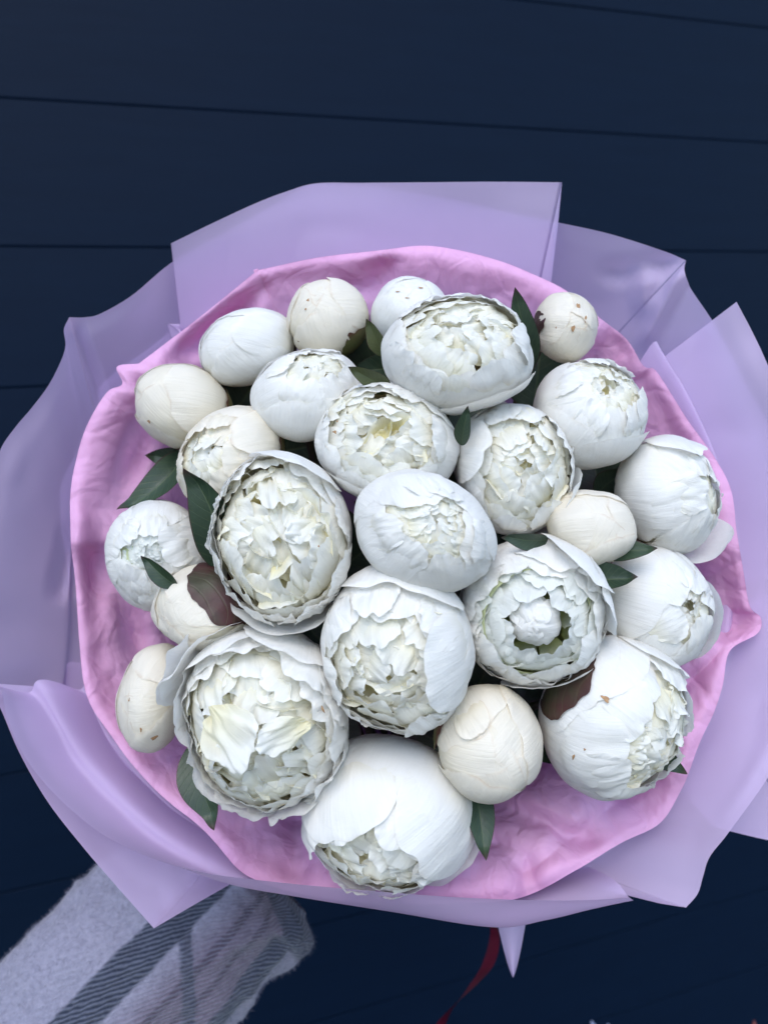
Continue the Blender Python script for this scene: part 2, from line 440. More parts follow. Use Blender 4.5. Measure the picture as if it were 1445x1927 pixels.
def ruffle(F, phi, rt, zt, rb, zb, hw, yaw, cup, curl, ruf, mat, seed, nu=25, nv=17, rmax=1.0, lob=.16, lean=0.0):
    """a soft ruffled petal standing up from (rb, zb) to (rt, zt); curl > 0 folds its tip over the heart"""
    u = np.linspace(-1, 1, nu)[:, None]; v = np.linspace(0, 1, nv)[None, :]
    top = 1 - .30 * np.abs(u) ** 3 - lob * (.5 + .5 * n2(u * 2.2 + seed * 1.7, 0 * u, seed)) - lob * .4 * (.5 + .5 * n2(u * 6 + seed, 0 * u, seed + 1))
    V_ = v * top
    w = hw * (.35 + .65 * np.sin(np.pi * (.08 + .46 * V_)))
    L = math.hypot(rt - rb, zt - zb)
    a0 = math.atan2(rt - rb, zt - zb)
    # the blade bends along its length: angle from the axis goes a0+ -> a0-curl
    bendv = a0 + .35 - (curl + .35) * sstep(.25, 1.0, V_) * 1.0
    dv = np.diff(V_, axis=1, prepend=0)
    rho = rb + np.cumsum(np.sin(bendv) * dv, axis=1) * L
    z = zb + np.cumsum(np.cos(bendv) * dv, axis=1) * L
    er = np.array((math.cos(phi), math.sin(phi), 0.0)); et = np.array((-math.sin(phi), math.cos(phi), 0.0)); ez = np.array((0, 0, 1.0))
    e1 = math.cos(yaw) * et + math.sin(yaw) * er; e2 = np.cross(e1, ez)
    s = seed * .83
    q = V_ ** 1.5
    nrm_r, nrm_z = np.cos(bendv), -np.sin(bendv)
    dn = -cup * hw * u * u * (.4 + .6 * V_) \
        + ruf * q * (np.sin((2.4 + 1.2 * math.sin(s)) * u + s) * .6 + .9 * n2(u * 1.6 + s, V_ * 1.2, seed + 2) + .45 * n2(u * 3.6 + s, V_ * 2.2, seed + 5)) \
        + .20 * ruf * q * n2(u * 8 + s, V_ * 2.5, seed + 6)
    x = w * u + ruf * .3 * q * n2(u * 2.5 + s, V_ * 2, seed + 8)
    Q = rho[..., None] * er + z[..., None] * ez + x[..., None] * e1 + (dn * nrm_r)[..., None] * e2 + (dn * nrm_z)[..., None] * ez
    L_ = np.linalg.norm(Q, axis=-1); lim = rmax
    sc = np.where(L_ > lim * .92, (lim * .92 + (lim * .08) * np.tanh((L_ - lim * .92) / (lim * .08))) / L_, 1)
    Q = Q * sc[..., None]
    uv = np.stack([np.maximum(np.abs(u) + 0 * V_, v + 0 * V_), V_ + 0 * u], -1)
    uv2 = np.stack([u * hw * 2.2 + seed * .37 + 0 * V_, V_ * .4 + 0 * u], -1)
    return F.add('petal', Q, mat, uv, uv2=uv2)

def heart_mass(F, rho, rad, mat, seed):
    """the packed petal mass deep in the bloom: a folded dome"""
    ph = np.linspace(0, 2 * math.pi, 72, endpoint=False)[:, None]; th = np.linspace(.01, 1, 34)[None, :] * math.asin(min(.97, rho)) * 1.12
    D = np.stack([np.sin(th) * np.cos(ph), np.sin(th) * np.sin(ph), np.cos(th) + 0 * ph], -1)
    f = 1 - 2 * np.abs(noise(D * 4.2 + 3, seed)); g = 1 - 2 * np.abs(noise(D * 8.5 + 7, seed + 1))
    V = D * (rad + .055 * f + .025 * g - .10 * sstep(.8, 1.0, th / th.max()))[..., None]
    uv = np.stack([0 * th + 0 * ph + .3, .22 + .38 * f + 0 * th], -1)
    return F.add('petal_mass', V, mat, uv, True)

def bowl(F, a0, rad, mat, name='petal_cup', a1=math.pi * .98):
    ph = np.linspace(0, 2 * math.pi, 28, endpoint=False)[:, None]; th = np.linspace(a0, a1, 16)[None, :]
    D = np.stack([np.sin(th) * np.cos(ph), np.sin(th) * np.sin(ph), np.cos(th) + 0 * ph], -1)
    V = D * (F.field(D) * rad)[..., None]
    uv = np.stack([0 * th + 0 * ph + .3, 1 - th / math.pi + 0 * ph], -1)
    return F.add(name, V, mat, uv, True)

def sepals(F, lst, matkey):
    for i, (phi, th, hw, hh) in enumerate(lst):
        patch(F, 'sepal', math.radians(phi), math.radians(th), hw, hh, 1.035, .012, 0, M[matkey], F.seed * 7 + i, -.12, 31, 31, .015, tear=.13, edge=.012)

def stem(F):
    b = F.base; n_ = NECK + np.array((F.rs.uniform(-.014, .014), F.rs.uniform(-.014, .014), F.rs.uniform(-.01, .01)))
    ax = F.A @ np.array((0, 0, -1.0)); ax /= np.linalg.norm(ax)
    back = RN @ np.array((0, 0, -1.0))
    p1 = b + ax * .012 - ax * .02; p2 = b + (ax * .3 + back * .7) * .05
    t = np.linspace(0, 1, 14)[:, None]
    pts = (1 - t) ** 3 * p1 + 3 * (1 - t) ** 2 * t * p2 + 3 * (1 - t) * t ** 2 * (n_ + (b - n_) * .35) + t ** 3 * n_
    V = tube(pts - F.base, .0032, 8)
    uv = np.stack([np.full(V.shape[:2], .4), np.full(V.shape[:2], .4)], -1)
    link('stem', raw_mesh('stem', V.reshape(-1, 3), [(i * 8 + j, i * 8 + (j + 1) % 8, (i + 1) * 8 + (j + 1) % 8, (i + 1) * 8 + j) for i in range(13) for j in range(8)], M['stem'], uv.reshape(-1, 2)), F.root)
    return pts

def leaf(F, tip, base, width, bend=.10, fold=.35, roll=0.0, mat='leaf', side=0.0, seed=1, wav=.05):
    """tip/base are (x, y, depth); width in pixels at that depth"""
    T, B = P(*tip), P(*base)
    dm = (tip[2] + base[2]) / 2
    L = np.linalg.norm(T - B); hw = width / 2 * dm / FPX
    back = RN @ np.array((0, 0, -1.0))
    ax = (T - B) / L
    sd_ = np.cross(ax, -back); sd_ /= np.linalg.norm(sd_); nm = np.cross(sd_, ax)
    if nm.dot(-back) < 0: nm = -nm
    c_, s_ = math.cos(roll), math.sin(roll)
    sd2, nm2 = sd_ * c_ + nm * s_, nm * c_ - sd_ * s_
    nu, nv = 15, 33
    u = np.linspace(-1, 1, nu)[:, None]; v = np.linspace(0, 1, nv)[None, :]
    w = hw * (np.sin(np.pi * v ** .82) ** .85 * (1 - .25 * v) + .05 * (1 - v)) * 1.12
    w = w * (1 + .05 * n2(v * 5, 0 * v, seed))
    w = np.where(v > .985, w * .3, w)
    bow = bend * L * np.sin(np.pi * v) + .10 * L * sstep(.8, 1, v) * (1 if bend > 0 else -1)
    sbow = side * L * np.sin(np.pi * v)
    yv = fold * w * (np.abs(u) ** 1.3) + wav * hw * n2(u * 1.5 + seed, v * 6, seed + 4) * np.abs(u)
    Q = B + v[..., None] * ax * L + (u * w * math.sqrt(max(.1, 1 - fold * fold * .5)))[..., None] * sd2 + (bow + yv)[..., None] * nm2 + (sbow + 0 * u)[..., None] * sd_
    uv = np.stack([u + 0 * v, v + 0 * u], -1)
    return link('leaf', grid_mesh('leaf', Q - F.base, M[mat], uv), F.root)

def spot(F, x, y, r=5, seed=0, asp=1.0, rot=0.0):
    """a small brown blemish lying on the bloom where the sight line meets it"""
    c = np.array(((x - W0 / 2) / FPX, -(y - H0 / 2) / FPX, -1.0)); d = RN @ c
    Ai = np.linalg.inv(F.A); o = Ai @ (CN - F.c); dd = Ai @ d
    best = None
    for rr in (1.06,):
        a = dd.dot(dd); b_ = 2 * o.dot(dd); cc = o.dot(o) - rr * rr; q = b_ * b_ - 4 * a * cc
        if q < 0: return
        best = (-b_ - math.sqrt(q)) / (2 * a)
    p = o + dd * best; D0 = p / np.linalg.norm(p)
    # march to the real field
    R0 = float(F.field(D0)) * 1.022
    e1 = np.cross(D0, (.1, .9, .3)); e1 /= np.linalg.norm(e1); e2 = np.cross(D0, e1)
    k = .7 * r * F.d / FPX / F.R
    vs = [D0 * (R0 + .004)]
    for i in range(14):
        a = i / 14 * 2 * math.pi; kk = k * (1 + .45 * math.sin(3 * a + seed) * random.Random(seed * 17 + i).random())
        q = D0 + (e1 * math.cos(a) * kk * asp + e2 * math.sin(a) * kk / asp)
        q /= np.linalg.norm(q); vs.append(q * (R0 - .004))
    V = F.w(np.array(vs))
    me = raw_mesh('brown_spot', V, [(0, 1 + i, 1 + (i + 1) % 14) for i in range(14)], M['blemish'])
    link('brown_spot', me, F.root)

def closed(F, n_out=5, mat='guard', open_=0.0, tight=1.0):
    """bud: broad petals wrapped over one another, seams running to the top"""
    r = F.rs; m_ = M[mat]
    bowl(F, .02, .93, M['cup'])
    a0 = r.uniform(0, 6.28)
    k = 0
    for ring, (n_, th, hw, hh, rad) in enumerate(((3, .62, 1.0, .85, .955), (3, .98, 1.08, 1.00, .974), (3, 1.60, 1.02, 1.10, 1.0))):
        for i in range(n_):
            phi = a0 + ring * 1.25 + i * 2 * math.pi / n_ + r.uniform(-.25, .25)
            patch(F, 'guard_petal', phi, th + r.uniform(-.16, .16), hw * r.uniform(.92, 1.1), hh * r.uniform(.92, 1.06), rad + .007 * (i % 3), .016 * tight, 0, m_, F.seed * 31 + k, r.choice((0, .0, .05)), crease=.020, tear=.09, bulge=.022, edge=.010)
            k += 1

def opened(F, alpha, mat='guard', inner='inner', n_g=7, ruf=.085, dens=1.0, cup=False, size=1.0, depth=.0, tips=.0, heart=None, frill_out=False):
    """bloom with guard petals open to the angle alpha and ruffled petals inside"""
    r = F.rs; al = math.radians(alpha - (5 if alpha < 40 else 2))
    bowl(F, al * 1.12, .90, M['cup_green' if inner == 'inner_green' else 'cup'])
    a0 = r.uniform(0, 6.28); k = 0
    if not frill_out:
        rings = ((n_g - 1, al + .74, .66, .80, .965), (n_g - 3, al + 1.02, .85, .88, .978), (3, max(al + 1.25, 1.85), 1.0, .95, .99))
    else:
        rings = ((n_g + 2, al + .55, .46, .62, .955), (n_g + 1, al + .72, .50, .66, .970), (n_g, al + .95, .60, .80, .98), (3, max(al + 1.3, 2.1), 1.0, .95, .985))
    for ring, (n_, th, hw, hh, rad) in enumerate(rings):
        for i in range(n_):
            phi = a0 + ring * .6 + (i + r.uniform(-.15, .15)) * 2 * math.pi / n_
            fr = frill_out and ring < 3
            patch(F, 'guard_petal', phi, min(th + r.uniform(-.12, .34), 2.35), hw * r.uniform(.85, 1.15), hh * r.uniform(.90, 1.06), rad + .009 * (i % 3),
                  .010 if fr else .004, (r.uniform(-.03, .015) if fr else tips + r.uniform(-.05, .015)), m_mat(mat), F.seed * 31 + k, r.choice((0, .04, .1)),
                  crease=.045 if fr else (.034 if ring == 0 else .018), tear=.10 if fr else (.11 if ring == 0 else .055), edge=.025 if fr else (.028 if ring == 0 else .008), bulge=.02)
            k += 1
    if not frill_out:                                           # a few torn inner guards folded over the rim soften the opening
        for i in range(n_g - 1):
            phi = a0 + 1.1 + (i + r.uniform(-.3, .3)) * 2 * math.pi / (n_g - 1)
            patch(F, 'guard_petal', phi, al + .26 + r.uniform(-.05, .10), r.uniform(.26, .42), r.uniform(.34, .44), .998 + .004 * (i % 3), .010, r.uniform(-.02, .035), m_mat(mat), F.seed * 91 + i,
                  r.choice((.05, .15)), crease=.035, tear=.13, edge=.03, sink=.06)
    # petals inside the guard: layers of crumpled blades tipped toward the heart, standing ruffles between them
    rho = min(math.sin(min(al, 1.45)) * 1.0, .93)
    th_ = al + .10; ri = 0
    stop = .56 if cup else .12
    while th_ > al * stop:
        n_ = max(3, int(round(2 * math.pi * math.sin(th_) / (.40 * size) * dens)))
        pa = r.uniform(0, 6.28)
        drop = depth * (1 - th_ / al) if not cup else .05 * ri
        for i in range(n_):
            phi = pa + (i + r.uniform(-.3, .3)) * 2 * math.pi / n_
            patch(F, 'petal', phi, th_ + .18 * size + r.uniform(-.08, .08), r.uniform(.22, .36) * size, r.uniform(.26, .38) * size,
                  (.932 if ri < 2 else .945) - drop - .012 * ri + r.uniform(-.03, .01), .02 if ri > 1 else .005, (r.choice((-.14, -.08, 0, .03, .04)) if ri > 1 else r.choice((-.12, -.05, 0))) * (1 if not cup else .6), M[inner], F.seed * 211 + ri * 29 + i,
                  r.choice((0, .15, .25)), 19, 19, crease=ruf * r.uniform(.35, .9) * (.35 if ri < 2 else 1), tear=.16, edge=ruf * (.15 if ri < 2 else .4), skew=r.uniform(-.25, .25))
        th_ -= .17 * size / dens; ri += 1
    if not cup:
        heart_mass(F, rho, .64 - depth * .5, M[inner], F.seed + 5)
        ring_list = []; q = rho * .92
        while q > .07:
            ring_list.append(q); q -= .17 / dens
    else:
        ring_list = [rho * .88] + ([rho * .74] if alpha > 55 else [])
    for ri, q in enumerate(ring_list):
        n_ = max(2, int(round(2 * math.pi * q / (.52 * size) * dens)))
        pa = r.uniform(0, 6.28)
        for i in range(n_):
            phi = pa + (i + r.uniform(-.35, .35)) * 2 * math.pi / n_
            R_ = r.uniform(.90, .99) - depth * (1 - q / rho) * r.uniform(.3, 1.3)
            qq = q * r.uniform(.90, 1.08)
            zt = math.sqrt(max(.03, R_ * R_ - qq * qq)) - (.12 * ri if cup else 0)
            ln = r.uniform(.32, .50) if not cup else .55
            ruffle(F, phi, qq, zt, max(.02, qq - .14 - (.1 if cup else 0)), zt - ln, r.uniform(.20, .36) * size, r.uniform(-.9, .9),
                   r.uniform(-.3, .9), r.choice((1.3, 1.0, .6, .2, -.5, -.2, 1.2)) * r.uniform(.7, 1.1) if not cup else r.uniform(-.2, .9), ruf * r.uniform(.6, 1.2), M[inner], F.seed * 101 + ri * 17 + i, rmax=.985)
    if cup:                                                     # a knot of folded petals in the middle of the cup
        c_r = heart or .34
        for ring, (n_, th, hw, hh, rd) in enumerate(((1, .25, .9, .9, .86), (2, .55, .9, .95, .93), (3, .95, .9, 1.05, 1.0))):
            for i in range(n_):
                patch(F, 'petal', i * 2 * math.pi / n_ + ring + F.seed + r.uniform(-.3, .3), th + r.uniform(-.1, .1), hw, hh * r.uniform(.85, 1.1), rd, .05, 0, M['guard'],
                      F.seed * 57 + ring * 7 + i, .1, 25, 25, crease=.11, tear=.10, edge=.06, bulge=.05, off=(-.02, .03, .42), sc=c_r * np.array((1.25, 1.35, 1.2)))
        for i in range(3):
            a = i * 2.1 + F.seed
            t = np.linspace(0, 1, 7)[:, None]
            p0 = np.array((math.cos(a) * c_r * 1.2, math.sin(a) * c_r * 1.2, .0)); p1 = p0 + np.array((0, 0, .40))
            V = tube(p0 + (p1 - p0) * t, .06 * (1 - np.linspace(0, 1, 7) ** 2 * .8), 8)
            uv = np.stack([np.full(V.shape[:2], .4), np.full(V.shape[:2], .4)], -1)
            link('carpel', raw_mesh('carpel', F.w(V).reshape(-1, 3), [(i_ * 8 + j, i_ * 8 + (j + 1) % 8, (i_ + 1) * 8 + (j + 1) % 8, (i_ + 1) * 8 + j) for i_ in range(6) for j in range(8)], M['carpel'], uv.reshape(-1, 2)), F.root)

def m_mat(k): return M[k]
def loose(F, phi, th, hw, hh, rad=1.05, tip=.12, mat='guard', seed=0, curl=0.0, skew=0.0, tear=.05, crease=.02):
    patch(F, 'guard_petal', math.radians(phi), math.radians(th), hw, hh, rad, .03, tip, M[mat], seed + F.seed, .06, crease=crease, curl=curl, skew=skew, tear=tear, edge=tear * .25)

FL = {}
def flower(key, *a):
    FL[key] = Flower('peony', *a, seed_of[key], labels[key]); return FL[key]

labels = {
 'A': 'closed white bud at the upper left, one broad petal folded over its right side',
 'B': 'round closed cream bud top left of centre with two tiny brown specks near its crown',
 'C': 'white bud at the top edge partly hidden behind the large yellow-hearted open peony',
 'D': 'large open white peony at the top, pale yellow crumpled heart above smooth outer petals',
 'E': 'small bud at the upper right edge, brown bruises and a tall leaf on its left',
 'F': 'closed bud at left edge of the upper rows with seams meeting at its left end',
 'G': 'half-open white bud with small ruffled opening at its top, above left of centre',
 'H': 'cream white peony opening toward the left, just above the most ruffled bloom',
 'I': 'open white peony in the upper middle with deep cream folds in a round opening',
 'J': 'open white peony with a loose oval petal and green hollow, right of upper middle',
 'K': 'white peony at the upper right, smooth below, frilly opening facing up and right',
 'L': 'mostly closed white peony at the right edge, one petal flaring at its lower right',
 'M': 'smooth white peony at the left edge with a small greenish slit of an opening',
 'N': 'wide open peony left of the centre packed with heavily ruffled cream-based petals',
 'O': 'smooth white peony at the very centre with a neat round opening of small petals',
 'P': 'small closed cream bud right of centre with a brown sepal underneath',
 'Q': 'cream bud at the left with a large maroon sepal over its upper right shoulder',
 'R': 'big peony below the centre with crumpled round opening and ear-like petal on its right',
 'S': 'open peony right of centre with a white ball of petals in a green-lined cup',
 'T': 'smooth white peony at the right with a tiny crumpled opening near its right side',
 'U': 'closed cream bud at the lower left edge with an orange-brown bruise at its bottom',
 'V': 'very wide shaggy open peony at the lower left with a folded white central knot',
 'W': 'round closed cream bud at bottom right of centre with a pale mark in its middle',
 'X': 'large smooth white peony at the lower right whose frills open toward the paper',
 'Y': 'big lowest peony on the front edge, opening in a torn slit at its lower left',
}
seed_of = {k: i + 3 for i, k in enumerate(sorted(labels))}
# key, x, y, rx, ry, rot, depth, opening axis (right, up)
F = flower('A', 466, 657, 92, 68, 22, .520, -.55, .45); closed(F); loose(F, -20, 80, .62, .95, 1.03, .02, seed=2)
sepals(F, [(-60, 150, .5, .6), (30, 150, .5, .5)], 'sepal_green')
F = flower('B', 616, 603, 76, 73, 0, .515, -.30, .35); closed(F, mat='guard_cream'); sepals(F, [(-45, 118, .55, .75), (-90, 140, .5, .6)], 'sepal_green'); spot(F, 577, 562, 4, 1); spot(F, 572, 580, 3, 2); spot(F, 558, 645, 3, 6)
F = flower('C', 772, 592, 72, 66, -10, .510, -.15, .40); closed(F); spot(F, 792, 540, 4, 3, 1.5); spot(F, 748, 548, 3, 4, 2); spot(F, 766, 560, 3, 5, 2)
F = flower('D', 860, 668, 141, 110, -4, .474, .03, .34); opened(F, 53, n_g=8, ruf=.10, inner='inner', depth=.22, size=1.25); loose(F, -60, 100, .8, .55, 1.04, .05, seed=5)
F = flower('E', 1060, 616, 62, 66, 20, .512, .55, .10); closed(F, 4, 'guard_cream'); sepals(F, [(180, 110, .4, .5)], 'sepal_maroon'); spot(F, 1045, 617, 5, 1, .8); spot(F, 1078, 618, 6, 2, .8); spot(F, 1090, 575, 9, 3, .6); spot(F, 1101, 600, 5, 9, .6)
F = flower('F', 346, 766, 91, 78, -14, .515, -.72, .15); closed(F, mat='guard_cream'); sepals(F, [(0, 150, .6, .55), (-95, 120, .5, .5)], 'sepal_green'); spot(F, 276, 795, 5, 3)
F = flower('G', 580, 745, 103, 88, 8, .495, .16, .50); opened(F, 35, n_g=7, ruf=.09)
F = flower('H', 437, 866, 90, 110, -42, .497, -.42, .12); opened(F, 35, 'guard_cream', n_g=7, ruf=.07); sepals(F, [(15, 130, .6, .6)], 'sepal_green'); loose(F, 20, 85, .55, .9, 1.03, .03, 'guard_cream')
F = flower('I', 726, 832, 133, 114, -12, .478, -.10, .10); opened(F, 50, n_g=8, ruf=.11, depth=.24, size=1.25); loose(F, -110, 95, .8, .7, 1.02, .03, seed=8)
spot(F, 625, 812, 5, 1, 1.3); spot(F, 628, 790, 3, 3)
F = flower('J', 968, 884, 109, 124, 12, .488, .06, .06); opened(F, 54, n_g=8, ruf=.10, depth=.22, size=1.2); loose(F, -30, 100, .6, .9, 1.06, .05, seed=3); loose(F, 165, 75, .5, .7, 1.02, .06, seed=6)
F = flower('K', 1106, 780, 106, 104, -25, .502, .22, .48); opened(F, 38, n_g=7, ruf=.09); loose(F, -70, 95, .9, .7, 1.02, .01)
F = flower('L', 1250, 932, 95, 112, 10, .508, .60, .02); opened(F, 22, n_g=6, ruf=.05); loose(F, -50, 95, .62, .95, 1.05, .28, seed=2); loose(F, 100, 75, .5, .7, 1.05, .05); sepals(F, [(-120, 130, .6, .6)], 'sepal_maroon')
F = flower('M', 301, 1045, 98, 104, 0, .505, .08, .05); opened(F, 24, n_g=6, ruf=.06, inner='inner_green', size=.6, dens=1.1)
F = flower('N', 533, 1010, 128, 158, 12, .466, -.02, .00); opened(F, 68, n_g=9, ruf=.14, size=1.5, dens=.95, depth=.26); loose(F, -95, 100, .8, .62, 1.06, .10, seed=4); loose(F, 75, 88, .7, .6, 1.04, .05, seed=7)
for i_, (ph_, th_) in enumerate(((170, 84), (205, 88), (240, 84), (140, 82), (-60, 84), (-25, 80))):
    loose(F, ph_, th_, .40, .48, 1.0 + .01 * (i_ % 3), .03, seed=40 + i_, tear=.10, crease=.045)
spot(F, 601, 1028, 2.5, 1)
F = flower('O', 800, 1003, 137, 112, -28, .450, .12, .16); opened(F, 35, n_g=7, ruf=.06, size=.75, dens=1.15)
F = flower('P', 1107, 992, 80, 68, -20, .474, .30, .30); closed(F, 4, 'guard_cream'); sepals(F, [(-70, 115, .45, .55)], 'sepal_green')
F = flower('Q', 388, 1145, 95, 82, -8, .484, -.55, -.20); closed(F, 4, 'guard_cream'); sepals(F, [(40, 92, .88, .80)], 'sepal_maroon'); sepals(F, [(-40, 125, .4, .4)], 'sepal_green')
F = flower('R', 748, 1222, 146, 158, 10, .462, -.20, -.22); opened(F, 48, n_g=8, ruf=.10, depth=.20, size=1.15); loose(F, 8, 66, .60, .72, 1.005, .07, seed=5); loose(F, 85, 95, .9, .6, 1.05, .02, seed=9)
F = flower('S', 1000, 1152, 134, 140, -10, .476, -.06, -.10); opened(F, 47, n_g=8, inner='inner_green', ruf=.06, cup=True, frill_out=True, heart=.27); loose(F, 50, 90, .6, .8, 1.08, .12, seed=1); loose(F, 20, 88, .55, .75, 1.06, .12, seed=5); loose(F, -75, 80, .7, .6, 1.03, .05, seed=6)
F = flower('T', 1230, 1140, 103, 116, 15, .500, .36, .12); opened(F, 24, n_g=6, ruf=.05, size=.7); loose(F, -10, 95, .7, .9, 1.05, .03)
F = flower('U', 290, 1310, 64, 98, -8, .502, -.45, -.05); closed(F, 4, 'guard_cream'); sepals(F, [(-15, 135, .5, .5)], 'sepal_maroon'); spot(F, 290, 1386, 9, 3, 1.4); spot(F, 266, 1372, 4, 4, .7); spot(F, 242, 1317, 3, 6, .7)
F = flower('V', 500, 1350, 152, 164, 20, .474, -.10, -.10); opened(F, 62, n_g=9, inner='inner', ruf=.13, frill_out=True, size=1.35, depth=.20)
for i_, (ph_, th_, hw_, hh_) in enumerate(((0, .3, .9, .9), (110, .7, .8, 1.0), (230, .8, .85, 1.0), (340, .9, .7, .9))):
    patch(F, 'petal', math.radians(ph_), th_, hw_, hh_, .9 + .03 * i_, .08, 0, M['inner'], 700 + i_, .1, 27, 27, crease=.26, tear=.14, edge=.12, bulge=.05, off=(-.16, .02, .56), sc=.33)
patch(F, 'petal', 2.4, .25, .34, .36, .98, .03, .05, M['inner'], 711, .1, 27, 27, crease=.10, tear=.14, edge=.05, bulge=.03)
patch(F, 'petal', .3, .5, .20, .34, .96, .03, .05, M['inner'], 712, .1, 27, 27, crease=.10, tear=.14, edge=.05); loose(F, 138, 92, .62, .60, 1.06, .20, seed=2, tear=.1, crease=.04); loose(F, 152, 95, .45, .55, 1.10, .20, seed=12, tear=.12, crease=.05); loose(F, 118, 90, .6, .6, 1.03, .08, seed=4); loose(F, 70, 92, .55, .6, 1.04, .08, seed=9)
for i_, (ph_, th_) in enumerate(((165, 88), (195, 90), (225, 92), (255, 88), (290, 92), (325, 90), (355, 86), (25, 88), (50, 80), (100, 84))):
    loose(F, ph_, th_, .42, .50, 1.0 + .012 * (i_ % 3), .05, seed=20 + i_, tear=.11, crease=.05)
if 1: spot(F, 612, 1334, 6, 2, .6)
F = flower('W', 919, 1395, 97, 109, 5, .470, .06, -.12); closed(F, 5, 'guard_cream'); sepals(F, [(160, 118, .6, .7)], 'sepal_green'); loose(F, 125, 55, .35, .4, 1.04, .02, 'guard_cream')
F = flower('X', 1150, 1346, 132, 150, -22, .482, .50, -.18); opened(F, 41, n_g=7, ruf=.09, size=.95); loose(F, 55, 84, .60, .60, 1.01, .05, seed=2); sepals(F, [(140, 108, .5, .55)], 'sepal_maroon'); spot(F, 1138, 1314, 8, 1, 1.5); spot(F, 1077, 1426, 5, 2, .6); spot(F, 1099, 1411, 3, 3)
F = flower('Y', 730, 1530, 160, 141, -5, .488, -.28, -.48); opened(F, 40, n_g=7, ruf=.09, size=1.15, depth=.1); loose(F, 30, 80, .8, .8, 1.03, .02, seed=2); loose(F, 120, 70, .7, .7, 1.02, .02, seed=4); loose(F, -50, 110, .8, .6, 1.06, .03, seed=6)

for F in FL.values(): stem(F)

# leaves the photograph shows, each on the stem of the bloom beside it
leaf(FL['E'], (966, 534, .478), (1000, 690, .510), 52, .05, .35, .2, seed=1)
leaf(FL['J'], (883, 760, .448), (868, 838, .462), 32, .10, .5, .3, seed=2)
leaf(FL['F'], (225, 967, .505), (352, 850, .525), 62, .14, .4, -.3, seed=3, side=-.14)
leaf(FL['N'], (350, 874, .455), (418, 1070, .478), 88, .06, .35, .1, seed=4, side=.10)
leaf(FL['Q'], (268, 1043, .462), (335, 1105, .466), 38, .10, .5, .2, seed=5)
leaf(FL['V'], (410, 1560, .480), (362, 1400, .495), 78, .08, .35, -.1, seed=6)
leaf(FL['Y'], (912, 1622, .462), (893, 1470, .485), 56, .06, .45, .1, seed=7)
leaf(FL['X'], (1291, 1456, .470), (1200, 1395, .478), 44, .04, .4, .1, seed=8)
leaf(FL['T'], (1202, 1090, .458), (1085, 1098, .472), 66, .08, .6, .5, seed=9)
leaf(FL['L'], (1238, 1035, .462), (1130, 1042, .474), 44, .06, .4, .4, seed=10)
leaf(FL['P'], (938, 1006, .452), (1030, 1016, .462), 38, .12, .4, .4, seed=11)
leaf(FL['C'], (690, 597, .480), (722, 670, .490), 34, .05, .5, .3, 'leaf_olive', seed=12)
leaf(FL['G'], (652, 688, .456), (735, 735, .470), 40, .05, .5, .2, 'leaf_olive', seed=13)
leaf(FL['D'], (655, 700, .520), (760, 690, .530), 60, .10, .3, .2, seed=14)
leaf(FL['A'], (455, 578, .530), (450, 640, .545), 20, .05, .4, 0, seed=15)
leaf(FL['W'], (1050, 1440, .500), (1000, 1390, .515), 50, .05, .4, .2, seed=16)
leaf(FL['H'], (545, 835, .505), (520, 770, .520), 34, .05, .4, .2, 'leaf_olive', seed=17)
leaf(FL['Q'], (452, 1225, .462), (500, 1185, .475), 34, .05, .4, .2, seed=18)
leaf(FL['I'], (275, 855, .540), (370, 870, .545), 50, .05, .4, .2, seed=19)
leaf(FL['T'], (1180, 880, .530), (1120, 930, .540), 50, .05, .4, .2, seed=20)
# deeper leaves in the shade between the stems
rl = random.Random(4)
for k, F in FL.items():
    back = RN @ np.array((0, 0, -1.0))
    for i in range(3):
        q = (F.base - CN); c = RN.T @ q; dd = -c[2]
        bx, by = c[0] / dd * FPX + W0 / 2, -c[1] / dd * FPX + H0 / 2
        bx += (760 - bx) * .12; by += (1080 - by) * .12
        a = rl.uniform(0, 6.28); ln = rl.uniform(110, 170)
        tx, ty = bx + math.cos(a) * ln, by + math.sin(a) * ln
        r_ = math.hypot((tx - 770) / 560, (ty - 1060) / 540)
        if r_ > .88: tx, ty = 770 + (tx - 770) * .80 / r_, 1060 + (ty - 1060) * .80 / r_
        leaf(F, (tx, ty, .565 + rl.uniform(-.01, .02)), (bx, by, .59 + rl.uniform(0, .02)), rl.uniform(75, 110), .05, .3, rl.uniform(-.4, .4), seed=rl.randint(1, 900))

for i, (gx, gy, k) in enumerate(((655, 1060, 'N'), (590, 1190, 'R'), (505, 1190, 'Q'), (640, 1400, 'Y'), (460, 750, 'A'), (580, 840, 'G'), (830, 1395, 'W'), (860, 1120, 'O'), (700, 680, 'B'), (1120, 900, 'P'), (1010, 700, 'K'), (930, 980, 'J'), (1010, 1260, 'W'), (370, 1300, 'U'), (560, 1160, 'V'), (1140, 1060, 'T'), (880, 770, 'J'), (640, 1000, 'O'))):
    a = rl.uniform(0, 6.28)
    leaf(FL[k], (gx + math.cos(a) * 75, gy + math.sin(a) * 75, .55), (gx - math.cos(a) * 75, gy - math.sin(a) * 75, .565), 120, .04, .25, rl.uniform(-.3, .3), seed=400 + i)

